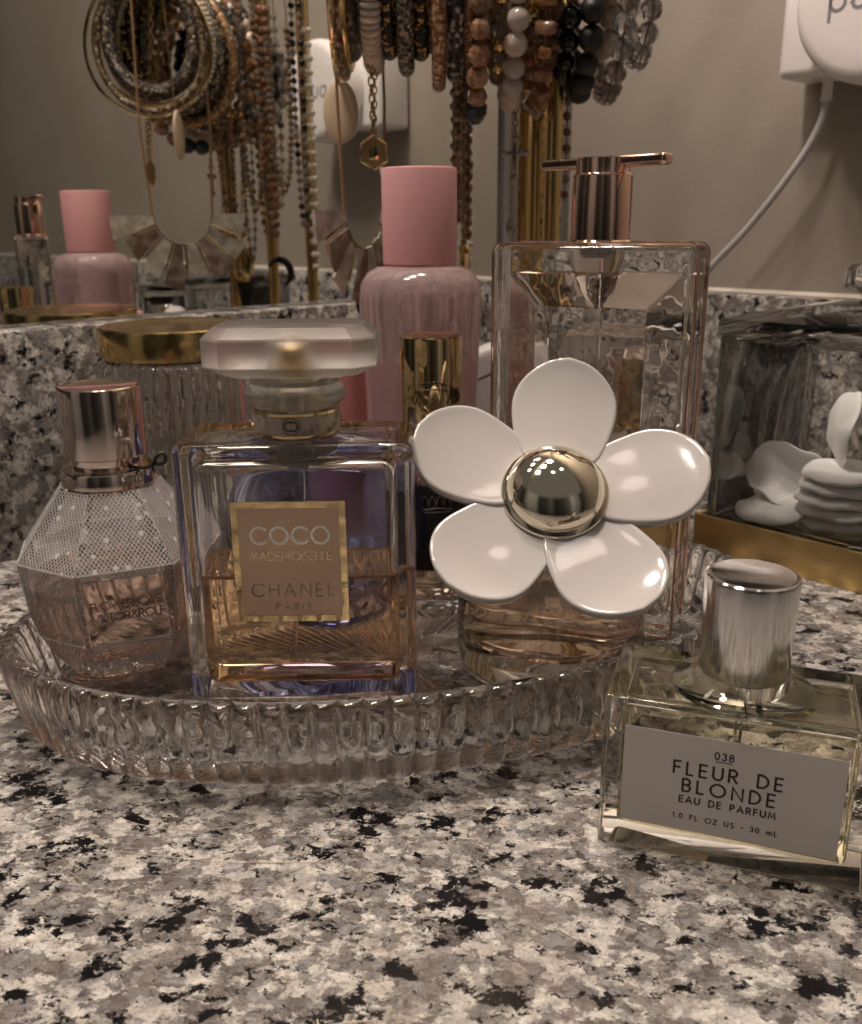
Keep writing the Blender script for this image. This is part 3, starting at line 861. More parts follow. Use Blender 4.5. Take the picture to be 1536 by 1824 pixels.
# mirror plate on the front right facet
a0, a1 = R(-5), R(50)
p0 = Vector((2.66 * math.sin(a0), -2.66 * math.cos(a0), 0)); p1 = Vector((2.66 * math.sin(a1), -2.66 * math.cos(a1), 0))
ex = (p1 - p0).normalized(); nrm = Vector((ex.y, -ex.x, 0))
zt, zb = 3.78, 1.62
def on_facet(u, z, off):
    r = lerp(2.85, 3.1, (z - 1.55) / 2.42)
    q0 = Vector((r * math.sin(a0), -r * math.cos(a0), z)); q1 = Vector((r * math.sin(a1), -r * math.cos(a1), z))
    return q0 + ex * u + nrm * off
pl = MB()
cs = [on_facet(.14, zb, .04), on_facet(2.50, zb, .04), on_facet(2.5, zt, .04), on_facet(.14, zt, .04)]
cb = [on_facet(.14, zb, .10), on_facet(2.50, zb, .10), on_facet(2.5, zt, .10), on_facet(.14, zt, .10)]
pl.loft([cs, cb])
plate = pl.build('mirror_plate', MT['rose_mirror'], B4, smooth=False)
m = MB()
fr = [on_facet(u, z, .105) for u, z in ((.14, zb), (2.49, zb), (2.5, zt), (.14, zt))]
m.tube(fr, .035, 5, closed=True); m.build('plate_rim', MT['chrome_top'], plate, smooth=False)
m = MB()
lettering(m, 'FLOWERBOMB', .26, .03, .036, 1.36, 2.80, 2.1, 0); lettering(m, 'VIKTOR&ROLF', .26, .03, .036, 1.36, 2.40, 2.1, 0)
m2 = MB(); m2.add([on_facet(p.x, p.y, .103) for p in m.v], m.f); m2.build('lettering', pbr('engraved_rose', (.22, .12, .10), .4, .5), plate, smooth=False)
m = MB()
m.tube(catmull([(1.0, -.55, 6.66), (1.35, -.7, 6.66), (1.66, -.75, 6.78), (1.78, -.72, 7.0), (1.95, -.66, 7.12), (2.06, -.64, 7.0), (1.98, -.7, 6.8), (1.66, -.75, 6.78), (1.72, -.8, 6.55)], 6), .055, 6)
tag(m.build('neck_cord', MT['cord'], None, (-10.25, 28.5, FZ)), 'thin black elastic cord tied round the rose gold bottle neck', 'cord')

# ------------------------------------------------------------------ white daisy bottle
B5 = thing('perfume_bottle', 'short round glass bottle under a big white five petal flower cap', 'perfume bottle', (3.85, 27.7, FZ), 0)
m = MB()
m.lathe([(0, .12), (1.9, .05), (2.5, 0), (2.85, .12), (3.0, .45), (3.02, .9), (3.0, 3.6), (2.95, 4.1), (2.7, 4.55), (2.1, 4.85), (1.3, 5.0), (.9, 5.15), (.9, 5.5), (0, 5.5)], 72)
inner = circ_rings([(.3, 1.33), (1.2, 1.2), (2.2, 1.15), (2.55, 1.5), (2.3, 2.1), (2.52, 2.7), (2.35, 3.3), (2.5, 3.8), (2.1, 4.4), (1.2, 4.6), (.3, 4.65)], 80)
wavy = []
for ring in inner:
    out = []
    for x, y, zz in ring:
        a = math.atan2(y, x); k = 1 + .05 * math.cos(5 * a + zz * .6) * (math.hypot(x, y) / 2.5)
        out.append((x * k, y * k, zz))
    wavy.append(out)
wavy[2] = [(x, y, zz + .001) for x, y, zz in wavy[2]]
wavy[1] = [(x, y, 1.1) for x, y, zz in wavy[1]]; wavy[0] = [(x, y, 1.05) for x, y, zz in wavy[0]]
fill(m, wavy, 2.75, 'peach', B5, 60)
m.build('body', MT['glass'], B5, ang=60)
# flower: built in its own plane (local z = flower axis), tilted to face up and forward
FE, FAZ, FR = 47, -2, -8
fl_rot = Matrix.Rotation(R(FAZ), 4, 'Z') @ Matrix.Rotation(R(90 - FE), 4, 'X') @ Matrix.Rotation(R(FR), 4, 'Z')
fl_loc = Matrix.Translation(Vector((-.18, -1.25, 6.0)))
FM = fl_loc @ fl_rot
fcap = MB()
fcap.lathe([(0, -1.5), (1.0, -1.5), (1.05, -.45), (1.8, -.3), (2.1, -.1), (2.15, .1), (2.0, .20), (0, .24)], 60, mat=FM)
cap_o = fcap.build('flower_cap', MT['petal'], B5)
def resample_loop(P, n):
    P = [Vector(p) for p in P] + [Vector(P[0])]
    d = [0]
    for k in range(len(P) - 1): d.append(d[-1] + (P[k + 1] - P[k]).length)
    out = []; i = 0
    for k in range(n):
        t = d[-1] * k / n
        while i < len(P) - 2 and d[i + 1] < t: i += 1
        f = (t - d[i]) / max(1e-9, d[i + 1] - d[i])
        out.append((P[i].lerp(P[i + 1], f), i))
    return out
def petal(length, width, tilt, seed):
    n = 72
    prof = [(0, .0), (.04, .50), (.12, .72), (.26, .86), (.41, .95), (.56, 1.0), (.69, .97), (.81, .83), (.90, .62), (.965, .36), (1, 0)]
    half = catmull([(a * length, b * width / 2, 0) for a, b in prof], 6)
    lower = [Vector((p.x, -p.y, 0)) for p in half]
    loop = lower[:-1] + half[::-1][:-1]
    out = [p for p, _t in resample_loop(loop, n)]
    ctr = Vector((length * .55, 0, 0))
    T = .50
    def ring(k, z, grow=0.0):
        r = []
        for p in out:
            q = ctr + (p - ctr) * k
            d = (p - ctr).normalized(); q = q + d * grow
            r.append((q.x, q.y, z))
        return r
    spec = [(.02, -T, 0), (.5, -T, 0), (.9, -T * .95, 0), (1, -T * .72, .0), (1, -T * .4, .035), (1, -.10, .045), (1, -.03, .03), (.985, .006, .01), (.955, .008, 0), (.91, .0, 0), (.84, -.012, 0), (.7, -.025, 0), (.45, -.035, 0), (.2, -.04, 0), (.02, -.04, 0)]
    m = MB(); m.loft([ring(*s) for s in spec])
    for p in m.v:                                  # gentle rise to the tip
        t = p.x / length
        p.z += .42 * t * t * t * tilt + .06 * math.cos(p.y * 1.3 + seed)
        p.x += .85
    return m
for i, (ang, ln, wd) in enumerate(((90, 3.70, 3.15), (90 - 72, 3.70, 3.15), (90 - 144, 3.70, 3.15), (90 + 144, 3.70, 3.15), (90 + 72, 3.70, 3.15))):
    pm = petal(ln, wd, 1.0, i)
    m = MB(); m.add(pm.v, pm.f, mat=FM @ Matrix.Translation((0, 0, .20 + .012 * i)) @ Matrix.Rotation(R(ang), 4, 'Z') @ Matrix.Rotation(R(-4), 4, 'Y'))
    if signed_volume(m) < 0: m.f = [f[::-1] for f in m.f]
    m.build('petal', MT['petal'], cap_o, ang=70)
m = MB(); m.lathe([(0, .2), (1.5, .2), (1.6, .27), (1.6, .36), (1.54, .42), (1.44, .46)] + [(1.44 * math.cos(R(a)), .46 + .86 * math.sin(R(a))) for a in range(4, 90, 6)] + [(0, 1.32)], 72, mat=FM)
m.build('dome', MT['dome'], cap_o, ang=60)

# ------------------------------------------------------------------ tall slim bottle with T shaped rose gold cap
B6 = thing('perfume_bottle', 'tall flat glass bottle with rose gold crossbar cap', 'perfume bottle', (5.6, 31.5, FZ), -25)
m = MB(); slab(m, 6.7, 2.1, 0, 13.15, .28, .25, .2)
# hollow with sloping facets towards a smaller flat window, front and back
rings = []
for y, w, h in ((-.80, 3.7, 9.4), (-.76, 3.8, 9.5), (-.22, 5.75, 11.6), (.22, 5.75, 11.6), (.76, 3.8, 9.5), (.80, 3.7, 9.4)):
    rings.append([(x, y, 6.45 + zz) for x, zz in rrect(w, h, .16, 3)])
m.loft(rings)
m.build('body', MT['glass_tall'], B6, ang=25)
for sy in (-1, 1):
    m = MB()
    P = [(x, sy * .93, 6.575 + y) for x, y in rrect(6.72, 13.17, .34, 5)]
    m.tube(P, .05, 6, closed=True); m.build('gilded_edge', MT['rose'], B6)
m = MB(); m.lathe([(0, 12.7), (.40, 12.7), (.50, 12.8), (.50, 13.05), (0, 13.05)], 32); m.build('pump', pbr('grey_reflection_block', (.42, .40, .39), .3), B6)  # grey plug added to keep the cap's rose reflection out of the neck
m = MB(); m.lathe([(0, 11.3), (.15, 11.32), (.55, 11.75), (.85, 12.5), (.95, 13.1), (.98, 13.3), (0, 13.3)], 40); m.build('neck_funnel', glass('funnel_pane', (.985, .98, .975), 1.10), B6)
m = MB(); m.tube(catmull([(.15, 0, 12.6), (.1, 0, 9), (-.1, 0, 5), (-.35, 0, 1.2)], 8), .07, 8); m.build('dip_tube', MT['plastic_clear'], B6)
m = MB(); m.lathe([(0, 13.12), (1.0, 13.12), (1.02, 13.2), (.96, 13.26), (.96, 15.2), (.93, 15.25), (.88, 15.27), (.86, 15.3), (.86, 15.72), (.84, 15.76), (0, 15.76)], 64); cp = m.build('cap', MT['rose'], B6)
m = MB(); m.box((0, 0, 15.62), (4.9, .52, .36), .13, 4, mat=Matrix.Rotation(R(-22), 4, 'Z')); m.build('crossbar', MT['rose'], cp)

# ------------------------------------------------------------------ pink mist bottle
B7 = thing('mist_bottle', 'frosted pink bottle with matte pink cylinder cap behind the tray', 'bottle', (-.35, 38.2, 0), 0)
m = MB(); m.lathe([(0, 0), (1.9, 0), (2.2, .15), (2.3, .5), (2.28, 4), (2.30, 7.5), (2.38, 9.6), (2.46, 11.2), (2.46, 11.7), (2.38, 12.2), (2.1, 12.6), (1.7, 12.8), (1.4, 12.85), (1.35, 13.1), (0, 13.1)], 72)
m.lathe([(0, .4), (1.7, .4), (2.0, .7), (2.1, 4), (2.15, 8), (2.2, 9.2), (0, 9.2)], 64, flip=True)
m.build('body', MT['pink_body'], B7)
m = MB(); m.lathe([(0, 12.9), (1.44, 12.9), (1.47, 12.93), (1.47, 16.42), (1.44, 16.48), (1.38, 16.5), (0, 16.5)], 72); m.build('cap', MT['pink_cap'], B7)

t = thing('pink_tube', 'salmon pink tube standing behind the square bottle stopper', 'tube', (-4.1, 41.2, 0))
m = MB(); m.lathe([(0, 0), (1.25, 0), (1.3, .1), (1.38, 1.5), (1.42, 6), (1.45, 8.5), (0, 8.5)], 48); m.build('body', MT['salmon'], t)
m = MB(); m.lathe([(0, 8.5), (1.1, 8.5), (1.1, 8.65), (1.3, 8.7), (1.3, 9.4), (1.2, 9.5), (0, 9.5)], 48); m.build('cap', MT['salmon'], t)

t = thing('plastic_case', 'white rounded plastic case leaning behind the tall flat bottle', 'case', (5.5, 42.2, 0), -20, rot=(0, R(-24), 0))
m = MB(); slab(m, 3.0, 1.4, .9, 9.6, .5, .4, .4); m.build('shell', MT['white'], t)
m = MB(); m.box((0, 0, 8.4), (3.02, 1.42, .14), .03); m.build('seam', MT['grey_ink'], t)

# bottle with clear block cap seen through the tall flat one
B8 = thing('perfume_bottle', 'clear block capped bottle seen through the tall flat bottle', 'perfume bottle', (8.4, 39.6, 0), -18)
m = MB(); slab(m, 4.4, 3.0, .02, 6.0, .3, .25, .15); fill(m, slab_rings(3.5, 2.1, .9, 5.3, .2, .2, .2), 3.2, 'straw', B8); m.build('body', MT['glass'], B8)
m = MB(); m.lathe([(0, 6.0), (.8, 6.0), (.8, 6.3), (.62, 6.35), (.62, 8.6), (.55, 8.7), (0, 8.7)], 40); m.build('sprayer', MT['gold_pol'], B8)
m = MB(); slab(m, 4.4, 3.0, 6.05, 9.7, .25, .12, .1); m.lathe([(0, 6.2), (.85, 6.2), (.85, 8.8), (.7, 8.95), (0, 8.95)], 40, flip=True); m.build('clear_cap', MT['glass'], B8)

# ------------------------------------------------------------------ small rectangular bottle on the counter
B9 = thing('perfume_bottle', 'small rectangular bottle with white paper label and silver cap on the counter', 'perfume bottle', (7.3, 19.62, 0), -20)
m = MB(); slab(m, 5.95, 3.0, .02, 4.0, .06, .05, .06, nseg=3, step=3); fill(m, slab_rings(5.1, 2.25, .55, 3.72, .12, .10, .12, 3, 3), 3.5, 'straw', B9)
m.build('body', MT['glass_green'], B9, ang=30)
m = MB(); m.lathe([(0, 3.98), (1.55, 3.985), (1.62, 4.02), (1.55, 4.10), (1.25, 4.22), (1.08, 4.36), (1.0, 4.5), (0, 4.5)], 64); m.build('neck_foot', MT['glass_green'], B9)
m = MB(); m.lathe([(0, 4.42), (1.0, 4.42), (1.02, 4.45), (1.05, 6.72), (1.03, 6.79), (.98, 6.82)], 80); cp = m.build('cap', MT['chrome'], B9)
m = MB(); m.lathe([(0, 6.72), (.98, 6.72), (.985, 6.818), (.93, 6.82), (.88, 6.805), (0, 6.795)], 64); m.build('cap_top', MT['chrome_top'], cp)
m = MB(); m.tube([(.05, 0, 4.2), (0, 0, 2.2), (-.1, 0, .8)], .09, 8); m.build('dip_tube', MT['plastic_clear'], B9)
lb = MB(); lb.box((-.06, -1.512, 2.06), (4.8, .02, 2.52)); lab = lb.build('label', MT['paper'], B9, smooth=False)
yf = -1.5255; cx = -.12
front_text(lab, [('038', .17, .40, .034, cx - .1, 2.83), ('FLEUR DE', .32, 2.35, .053, cx + .0, 2.30), ('BLONDE', .32, 2.0, .053, cx + .05, 1.86), ('EAU DE PARFUM', .165, 2.1, .036, cx + .05, 1.56), ('1.0 FL OZ US * 30 mL', .125, 2.30, .027, cx + .03, 1.12)], MT['ink'], yf)
m = MB(); m.box((cx - .1, yf, 2.77), (.36, .004, .018)); m.build('underline', MT['ink'], lab, smooth=False)

# ------------------------------------------------------------------ ribbed jar with brass lid
J = thing('ribbed_jar', 'ribbed clear glass jar with wide brass lid by the backsplash', 'jar', (-11.15, 41.35, 0))
m = MB()
def ribbed(prof, nf, amp, flip=False):
    n = nf * 6; vs = []; fs = []
    for r, z, k in prof:
        for j in range(n):
            a = 2 * PI * j / n; rr = r + k * amp * (abs(math.sin(PI * (j % 6) / 6)) - .6)
            vs.append((rr * math.cos(a), rr * math.sin(a), z))
    for i in range(len(prof) - 1):
        for j in range(n):
            q = (j + 1) % n; fs.append([i * n + j, i * n + q, (i + 1) * n + q, (i + 1) * n + j])
    fs.append(list(range(n))[::-1]); fs.append([(len(prof) - 1) * n + j for j in range(n)])
    mm = MB(); mm.add(vs, fs, flip); return mm
rb = ribbed([(.1, .0, 0), (3.2, 0, 0), (3.45, .15, 1), (3.55, .5, 1), (3.55, 8.0, 1), (3.5, 8.45, 1), (3.35, 8.8, .8), (3.1, 8.95, .1), (3.1, 9.1, 0), (.1, 9.1, 0)], 44, .13)
m.add(rb.v, rb.f)
m.lathe([(0, .5), (3.0, .5), (3.2, .7), (3.2, 8.2), (3.0, 8.9), (0, 8.95)], 96, flip=True)
m.build('body', MT['glass_jar'], J, ang=50)
m = MB(); m.lathe([(0, 9.0), (3.28, 9.0), (3.34, 9.05), (3.36, 10.15), (3.32, 10.25), (3.22, 10.3), (3.0, 10.24), (0, 10.22)], 80); m.build('lid', MT['gold'], J)

# ------------------------------------------------------------------ glass cotton box on a brass tray
BX = thing('glass_box', 'square lidded glass box of cotton rounds on a brass base', 'box', (*[12.0 + 4.9 * (RD[0] + WD[0]), 40.3 + 4.9 * (RD[1] + WD[1])], 0), -47)
m = MB()
m.box((0, -4.75, .85), (9.8, .22, 1.7), .04); m.box((0, 4.75, .85), (9.8, .22, 1.7), .04)
m.box((-4.79, 0, .85), (.22, 9.28, 1.7), .04); m.box((4.79, 0, .85), (.22, 9.28, 1.7), .04); m.box((0, 0, .42), (9.36, 9.28, .2))
m.build('base_tray', MT['gold_soft'], BX)
m = MB()
m.box((0, 0, 1.05), (9.0, 9.0, .9), .12)
m.build('glass_floor', MT['thin_edge'], BX)
m = MB()
for sx, sy, wx, wy in ((0, -4.35, 9.0, .36), (0, 4.35, 9.0, .36), (-4.35, 0, .36, 8.34), (4.35, 0, .36, 8.34)):
    m.box((sx, sy, 5.6), (wx, wy, 8.2), .05)
m.build('glass_side', MT['thin'], BX)
for sx in (-1, 1):
    for sy in (-1, 1):
        m = MB(); m.tube([(sx * 4.36, sy * 4.36, 1.5), (sx * 4.36, sy * 4.36, 9.7)], .19, 10); m.build('corner_edge', MT['thin_edge'], BX)
m = MB()
sq = lambda w, z: [(x, y, z) for x, y in rrect(w, w, .3, 4)]
m.loft([sq(8.2, 9.5), sq(8.3, 9.72), sq(9.25, 9.74), sq(9.4, 9.85), sq(9.4, 10.25), sq(9.2, 10.45), sq(7.2, 10.72), sq(3.0, 10.98), sq(1.4, 11.02)])
m.loft([sq(7.6, 9.85), sq(7.8, 10.0), sq(6.6, 10.3), sq(2.8, 10.6)], flip=True)
lid = m.build('lid', thin_glass('lid_pane', (.985, .99, .988), .03), BX)
m = MB()
m.loft([sq(1.3, 11.0), sq(1.1, 11.15), sq(1.1, 11.45), sq(1.9, 11.6), sq(2.15, 11.75), sq(2.15, 12.45), sq(1.9, 12.65), sq(1.2, 12.7)]); m.build('knob', MT['glass'], lid)
BXM = Matrix.Translation(Vector((12.0 + 4.9 * (RD[0] + WD[0]), 40.3 + 4.9 * (RD[1] + WD[1]), 0))) @ Matrix.Rotation(R(-47), 4, 'Z')
def pad_mesh(rad, th, bend=0.0, twist=0.0, wob=.05, seed=0, fold=0.0):
    rnd = random.Random(seed); ph = [rnd.uniform(0, 6.28) for _ in range(6)]
    n = 48; vs = []; fs = []
    prof = [(.02, -.5), (.5, -.5), (.85, -.48), (.96, -.3), (1.0, 0), (.96, .3), (.85, .48), (.5, .5), (.02, .5)]
    for k, zz in prof:
        for j in range(n):
            a = 2 * PI * j / n
            rr = rad * k * (1 + .02 * math.sin(3 * a + ph[0]) + .012 * math.sin(9 * a + ph[1]) + .008 * math.sin(17 * a + ph[4]))
            x, y = rr * math.cos(a), rr * math.sin(a)
            z = th * zz + wob * k * (math.sin(2 * a + ph[2]) + .5 * math.sin(5 * a + ph[3]) + .3 * k * math.sin(9 * a + ph[5]))
            if bend:
                Rb = 1 / bend; th_ = x / Rb
                x, z = (Rb - z) * math.sin(th_), Rb - (Rb - z) * math.cos(th_)
            if twist: z += twist * x * y
            vs.append((x, y, z))
    for i in range(len(prof) - 1):
        for j in range(n):
            q = (j + 1) % n; fs.append([i * n + j, i * n + q, (i + 1) * n + q, (i + 1) * n + j])
    fs.append(list(range(n))[::-1]); fs.append([(len(prof) - 1) * n + j for j in range(n)])
    m = MB(); m.add(vs, fs); return m
def pad(label, mtx, group='cotton rounds in the glass box', **k):
    pm = pad_mesh(**k)
    m = MB(); m.add(pm.v, pm.f)
    o = m.build('cotton_round', MT['cotton'], None, ang=60)
    w = BXM @ mtx
    o.matrix_world = Matrix.Translation(w.translation * S) @ w.to_3x3().to_4x4()
    return tag(o, label, 'cotton round', group)
T = Matrix.Translation; RX = lambda a: Matrix.Rotation(R(a), 4, 'X'); RY = lambda a: Matrix.Rotation(R(a), 4, 'Y'); RZ = lambda a: Matrix.Rotation(R(a), 4, 'Z')
names = ['lowest', 'second', 'middle', 'fourth', 'topmost']
for i in range(5):
    pad('white cotton round, %s of the stack in the glass box' % names[i] + (' from its bottom' if i in (1, 3) else ''), T((.4 + .08 * math.sin(i * 2.1), -1.5 + .1 * math.cos(i * 1.7), 1.85 + i * .52)) @ RZ(40 * i), rad=2.0, th=.43, wob=.07, seed=i)
pad('flat white cotton round lying in front of the folded one', T((-2.3, -2.3, 1.95)) @ RX(12) @ RY(-6), rad=1.75, th=.3, wob=.08, seed=11, bend=.12)
pad('white cotton round folded upright against the glass near the corner', T((-2.6, -.6, 3.0)) @ RZ(20) @ RX(70) @ RZ(75), rad=1.95, th=.13, bend=.85, twist=.16, wob=.15, seed=12)
pad('white cotton round curled low beside the corner of the glass box', T((-3.1, .3, 2.0)) @ RZ(-30) @ RY(30), rad=1.7, th=.13, bend=.6, twist=.18, wob=.14, seed=13)
pad('white cotton round standing curved on top of the stack', T((-.55, -1.0, 5.75)) @ RZ(38) @ RY(96), rad=1.8, th=.15, bend=.42, wob=.08, twist=.05, seed=14)

# ------------------------------------------------------------------ three tier jewellery stand
ST = thing('jewelry_stand', 'gold three tier T bar jewelry stand loaded with necklaces and bracelets', 'jewelry stand', (5.4, 48.4, 0), 8)
m = MB(); m.box((.3, 0, .45), (14, 9.5, .9), .25, 3); m.build('base', MT['gold_soft'], ST)
for yy, zz in ((-2.85, 27.2), (0, 33.0), (2.8, 38.5)):
    m = MB(); m.lathe([(0, .8), (.75, .8), (.75, 1.0), (.40, 1.1), (.36, 1.3), (.36, zz), (0, zz)], 24, (0, yy, 0)); m.build('post', MT['gold'], ST)
    m = MB(); m.tube([(-9.8, yy, zz), (6.6, yy, zz)], .36, 14); m.ball((-9.8, yy, zz), .5); m.ball((6.6, yy, zz), .5); m.build('crossbar', MT['gold'], ST)
SD = (math.cos(R(8)), math.sin(R(8)))
def bar_pt(x, tier=0):
    """point under a crossbar at world x"""
    yy, zz = ((-2.85, 27.2), (0, 33.0), (2.8, 38.5))[tier]
    ox, oy = 5.4 - SD[1] * yy, 48.4 + SD[0] * yy
    k = (x - ox) / SD[0]
    return (x, oy + k * SD[1], zz)

def ring_path(x, zb, depth=None, skew=0.0, n=40, sq=1.0, tier=0):
    """a bracelet hung over a crossbar, seen edge on from the front: ring in the plane across the bar"""
    bx, by, bz = bar_pt(x, tier); top = bz + .55; h = top - zb; w = (depth or h * .74)
    out = []
    for i in range(n):
        a = 2 * PI * i / n
        s, c = math.sin(a), math.cos(a)
        zz = (top + zb) / 2 + c * h / 2
        yy = by + s * w / 2 * (1 + .08 * (1 - c)) 
        xx = bx + skew * (top - zz)
        out.append((xx, yy, zz))
    return out
def resample(path, step, closed=True):
    P = [Vector(p) for p in path]
    if closed: P = P + [P[0]]
    L = sum((P[i + 1] - P[i]).length for i in range(len(P) - 1)); n = max(3, int(round(L / step)))
    out = []; acc = 0; i = 0; tgt = 0
    d = [0]
    for k in range(len(P) - 1): d.append(d[-1] + (P[k + 1] - P[k]).length)
    cnt = n if closed else n + 1
    for k in range(cnt):
        t = L * k / n
        while i < len(P) - 2 and d[i + 1] < t: i += 1
        f = (t - d[i]) / max(1e-9, d[i + 1] - d[i])
        out.append((P[i].lerp(P[i + 1], f), (P[i + 1] - P[i]).normalized()))
    return out
BEAD = {}
def bead_mesh(kind, mat):
    key = (kind, mat.name)
    if key in BEAD: return BEAD[key]
    m = MB()
    if kind == 'round': m.ball((0, 0, 0), 1, 16, 10)
    elif kind == 'facet': m.ball((0, 0, 0), 1, 9, 6)
    elif kind == 'disc': m.lathe([(0, -.35), (.8, -.35), (1, -.2), (1, .2), (.8, .35), (0, .35)], 18)
    elif kind == 'chip':
        m.box((0, 0, 0), (1.7, 1.25, 1.0), .28, 2)
        rnd = random.Random(len(BEAD))
        for p in m.v:
            p.x *= 1 + rnd.uniform(-.12, .12); p.y *= 1 + rnd.uniform(-.12, .12)
    o = m.build('bead', mat, ang=20 if kind == 'facet' else 60)
    BEAD[key] = o.data
    bpy.data.objects.remove(o)
    return BEAD[key]
def beads_on(parent, path, kind_mats, size, closed=True, gap=1.0, jit=.08, seed=0, flat=1.0, name='bead'):
    rnd = random.Random(seed)
    for p, t in resample(path, size * 2 * gap, closed):
        kind, mat = kind_mats[rnd.randrange(len(kind_mats))]
        o = bpy.data.objects.new(name, bead_mesh(kind, mat)); SC.collection.objects.link(o)
        o.parent = parent
        q = t.to_track_quat('Z', 'Y')
        s = size * (1 + rnd.uniform(-jit, jit))
        o.location = (p + Vector((rnd.uniform(-jit, jit), rnd.uniform(-jit, jit), rnd.uniform(-jit, jit))) * size) * S
        o.rotation_euler = (q.to_matrix() @ Matrix.Rotation(rnd.uniform(0, 6.28), 3, 'Z')).to_euler()
        o.scale = (s, s, s * flat)
def cord_part(parent, path, r, mat, closed=True, name='string'):
    m = MB(); m.tube(path, r, 6, closed=closed); return m.build(name, mat, parent)

BM = {
 'agate': pbr('bead_agate', (.24, .11, .05), .12, var=(1.2, (.42, .29, .20), .4, .7), coat=.4),
 'amber': pbr('bead_amber', (.36, .18, .06), .12, var=(1, (.22, .07, .03), .4, .6), coat=.5),
 'rust': pbr('bead_rust', (.20, .07, .045), .2, var=(1, (.36, .22, .15), .45, .7)),
 'cream': pbr('bead_cream', (.66, .56, .46), .25, var=(.8, (.52, .42, .34), .4, .7), coat=.3),
 'quartz': pbr('bead_quartz', (.70, .63, .57), .15, trans=.35, coat=.3),
 'lava': pbr('bead_black', (.010, .010, .010), .35, bump=(12, .4, .05)),
 'jet': pbr('bead_jet', (.008, .008, .009), .10),
 'smoky': pbr('bead_smoky', (.50, .44, .40), .04, trans=.75, ior=1.55),
 'grey': pbr('bead_grey_crystal', (.62, .60, .60), .03, trans=.8, ior=1.55),
 'brown': pbr('bead_brown', (.12, .065, .035), .2, var=(2, (.26, .17, .11), .4, .7)),
 'teal': pbr('bead_teal', (.02, .035, .04), .2),
 'pearl': pbr('bead_pearl', (.70, .64, .55), .25, coat=.5),
 'gold': MT['gold'],
}
RP = {
 'dark': seedbeads('rope_dark', [(0, (.03, .022, .018)), (.5, (.10, .075, .06)), (.75, (.30, .22, .14)), (.9, (.02, .02, .02))], 8),
 'blackgold': seedbeads('rope_black_gold', [(0, (.015, .013, .012)), (.72, (.55, .36, .12)), (.9, (.04, .03, .02))], 7, .25, .4),
 'grey': seedbeads('rope_grey', [(0, (.03, .03, .03)), (.35, (.20, .18, .16)), (.7, (.42, .34, .24)), (.85, (.07, .06, .05))], 7.5, .25, .35),
 'bronze': seedbeads('rope_bronze', [(0, (.28, .13, .05)), (.4, (.46, .30, .15)), (.7, (.18, .09, .05)), (.85, (.60, .48, .34))], 7, .25, .3),
 'mono': seedbeads('rope_mono', [(0, (.02, .02, .025)), (.55, (.48, .42, .37)), (.75, (.05, .05, .06))], 5, .3, .1),
 'brownmix': seedbeads('rope_brown', [(0, (.10, .055, .03)), (.4, (.24, .16, .10)), (.7, (.05, .03, .02)), (.85, (.45, .36, .27))], 6, .3, .15),
}
GRP = 'bracelets hung on the front crossbar'
def rope(label, x, zb, r, mat, depth=None, skew=0.0, extra=1):
    t = thing('bracelet', label, 'bracelet', bar_pt(x), 0, GRP)
    b = Vector(bar_pt(x))
    for k in range(extra):
        P = [Vector(p) - b + Vector((.35 * (k - (extra - 1) / 2), 0, .45 * k)) for p in ring_path(x, zb, depth, skew)]
        m = MB(); m.tube(P, r, 12, closed=True); m.build('bead_rope', mat, t)
    return t
def beaded(label, x, zb, size, km, depth=None, skew=0.0, seed=0, gap=1.0, flat=1.0):
    t = thing('bracelet', label, 'bracelet', bar_pt(x), 0, GRP)
    b = Vector(bar_pt(x))
    P = [Vector(p) - b for p in ring_path(x, zb, depth, skew)]
    cord_part(t, P, .05, BM['brown'])
    beads_on(t, P, km, size, True, gap, .08, seed, flat)
    return t
XU = lambda u: (u - 768) * .0257
ZV = lambda v: 21.2 - (v - 110) * .0227
# hoop bangles at the near end of the bar
t = thing('bangle', 'large plain thin gold hoop bangle at the end of the crossbar', 'bangle', bar_pt(-3.85), 0, 'gold bangles')
P = [Vector(p) - Vector(bar_pt(-3.85)) for p in ring_path(-3.85, 20.3, 6.6)]
m = MB(); m.tube(P, .10, 8, closed=True); m.build('hoop', MT['gold_pol'], t)
t = thing('bangle', 'thick patterned bangle of gold and cream just inside the thin hoop', 'bangle', bar_pt(-3.6), 0, 'gold bangles')
P = [Vector(p) - Vector(bar_pt(-3.6)) for p in ring_path(-3.6, 20.6, 5.6)]
m = MB(); m.tube(P, .20, 10, closed=True); m.build('hoop', RP['brownmix'], t)
t = thing('bangle', 'polished gold bangle with round stud between the bracelets', 'bangle', bar_pt(-3.4), 0, 'gold bangles')
P = [Vector(p) - Vector(bar_pt(-3.4)) for p in ring_path(-3.4, 20.9, 6.0)]
m = MB(); m.tube(P, .16, 10, closed=True); m.build('hoop', MT['gold'], t)
m = MB(); m.ball(P[10] + Vector((0, 0, 0)), .30, 14, 8); m.build('stud', BM['smoky'], t)

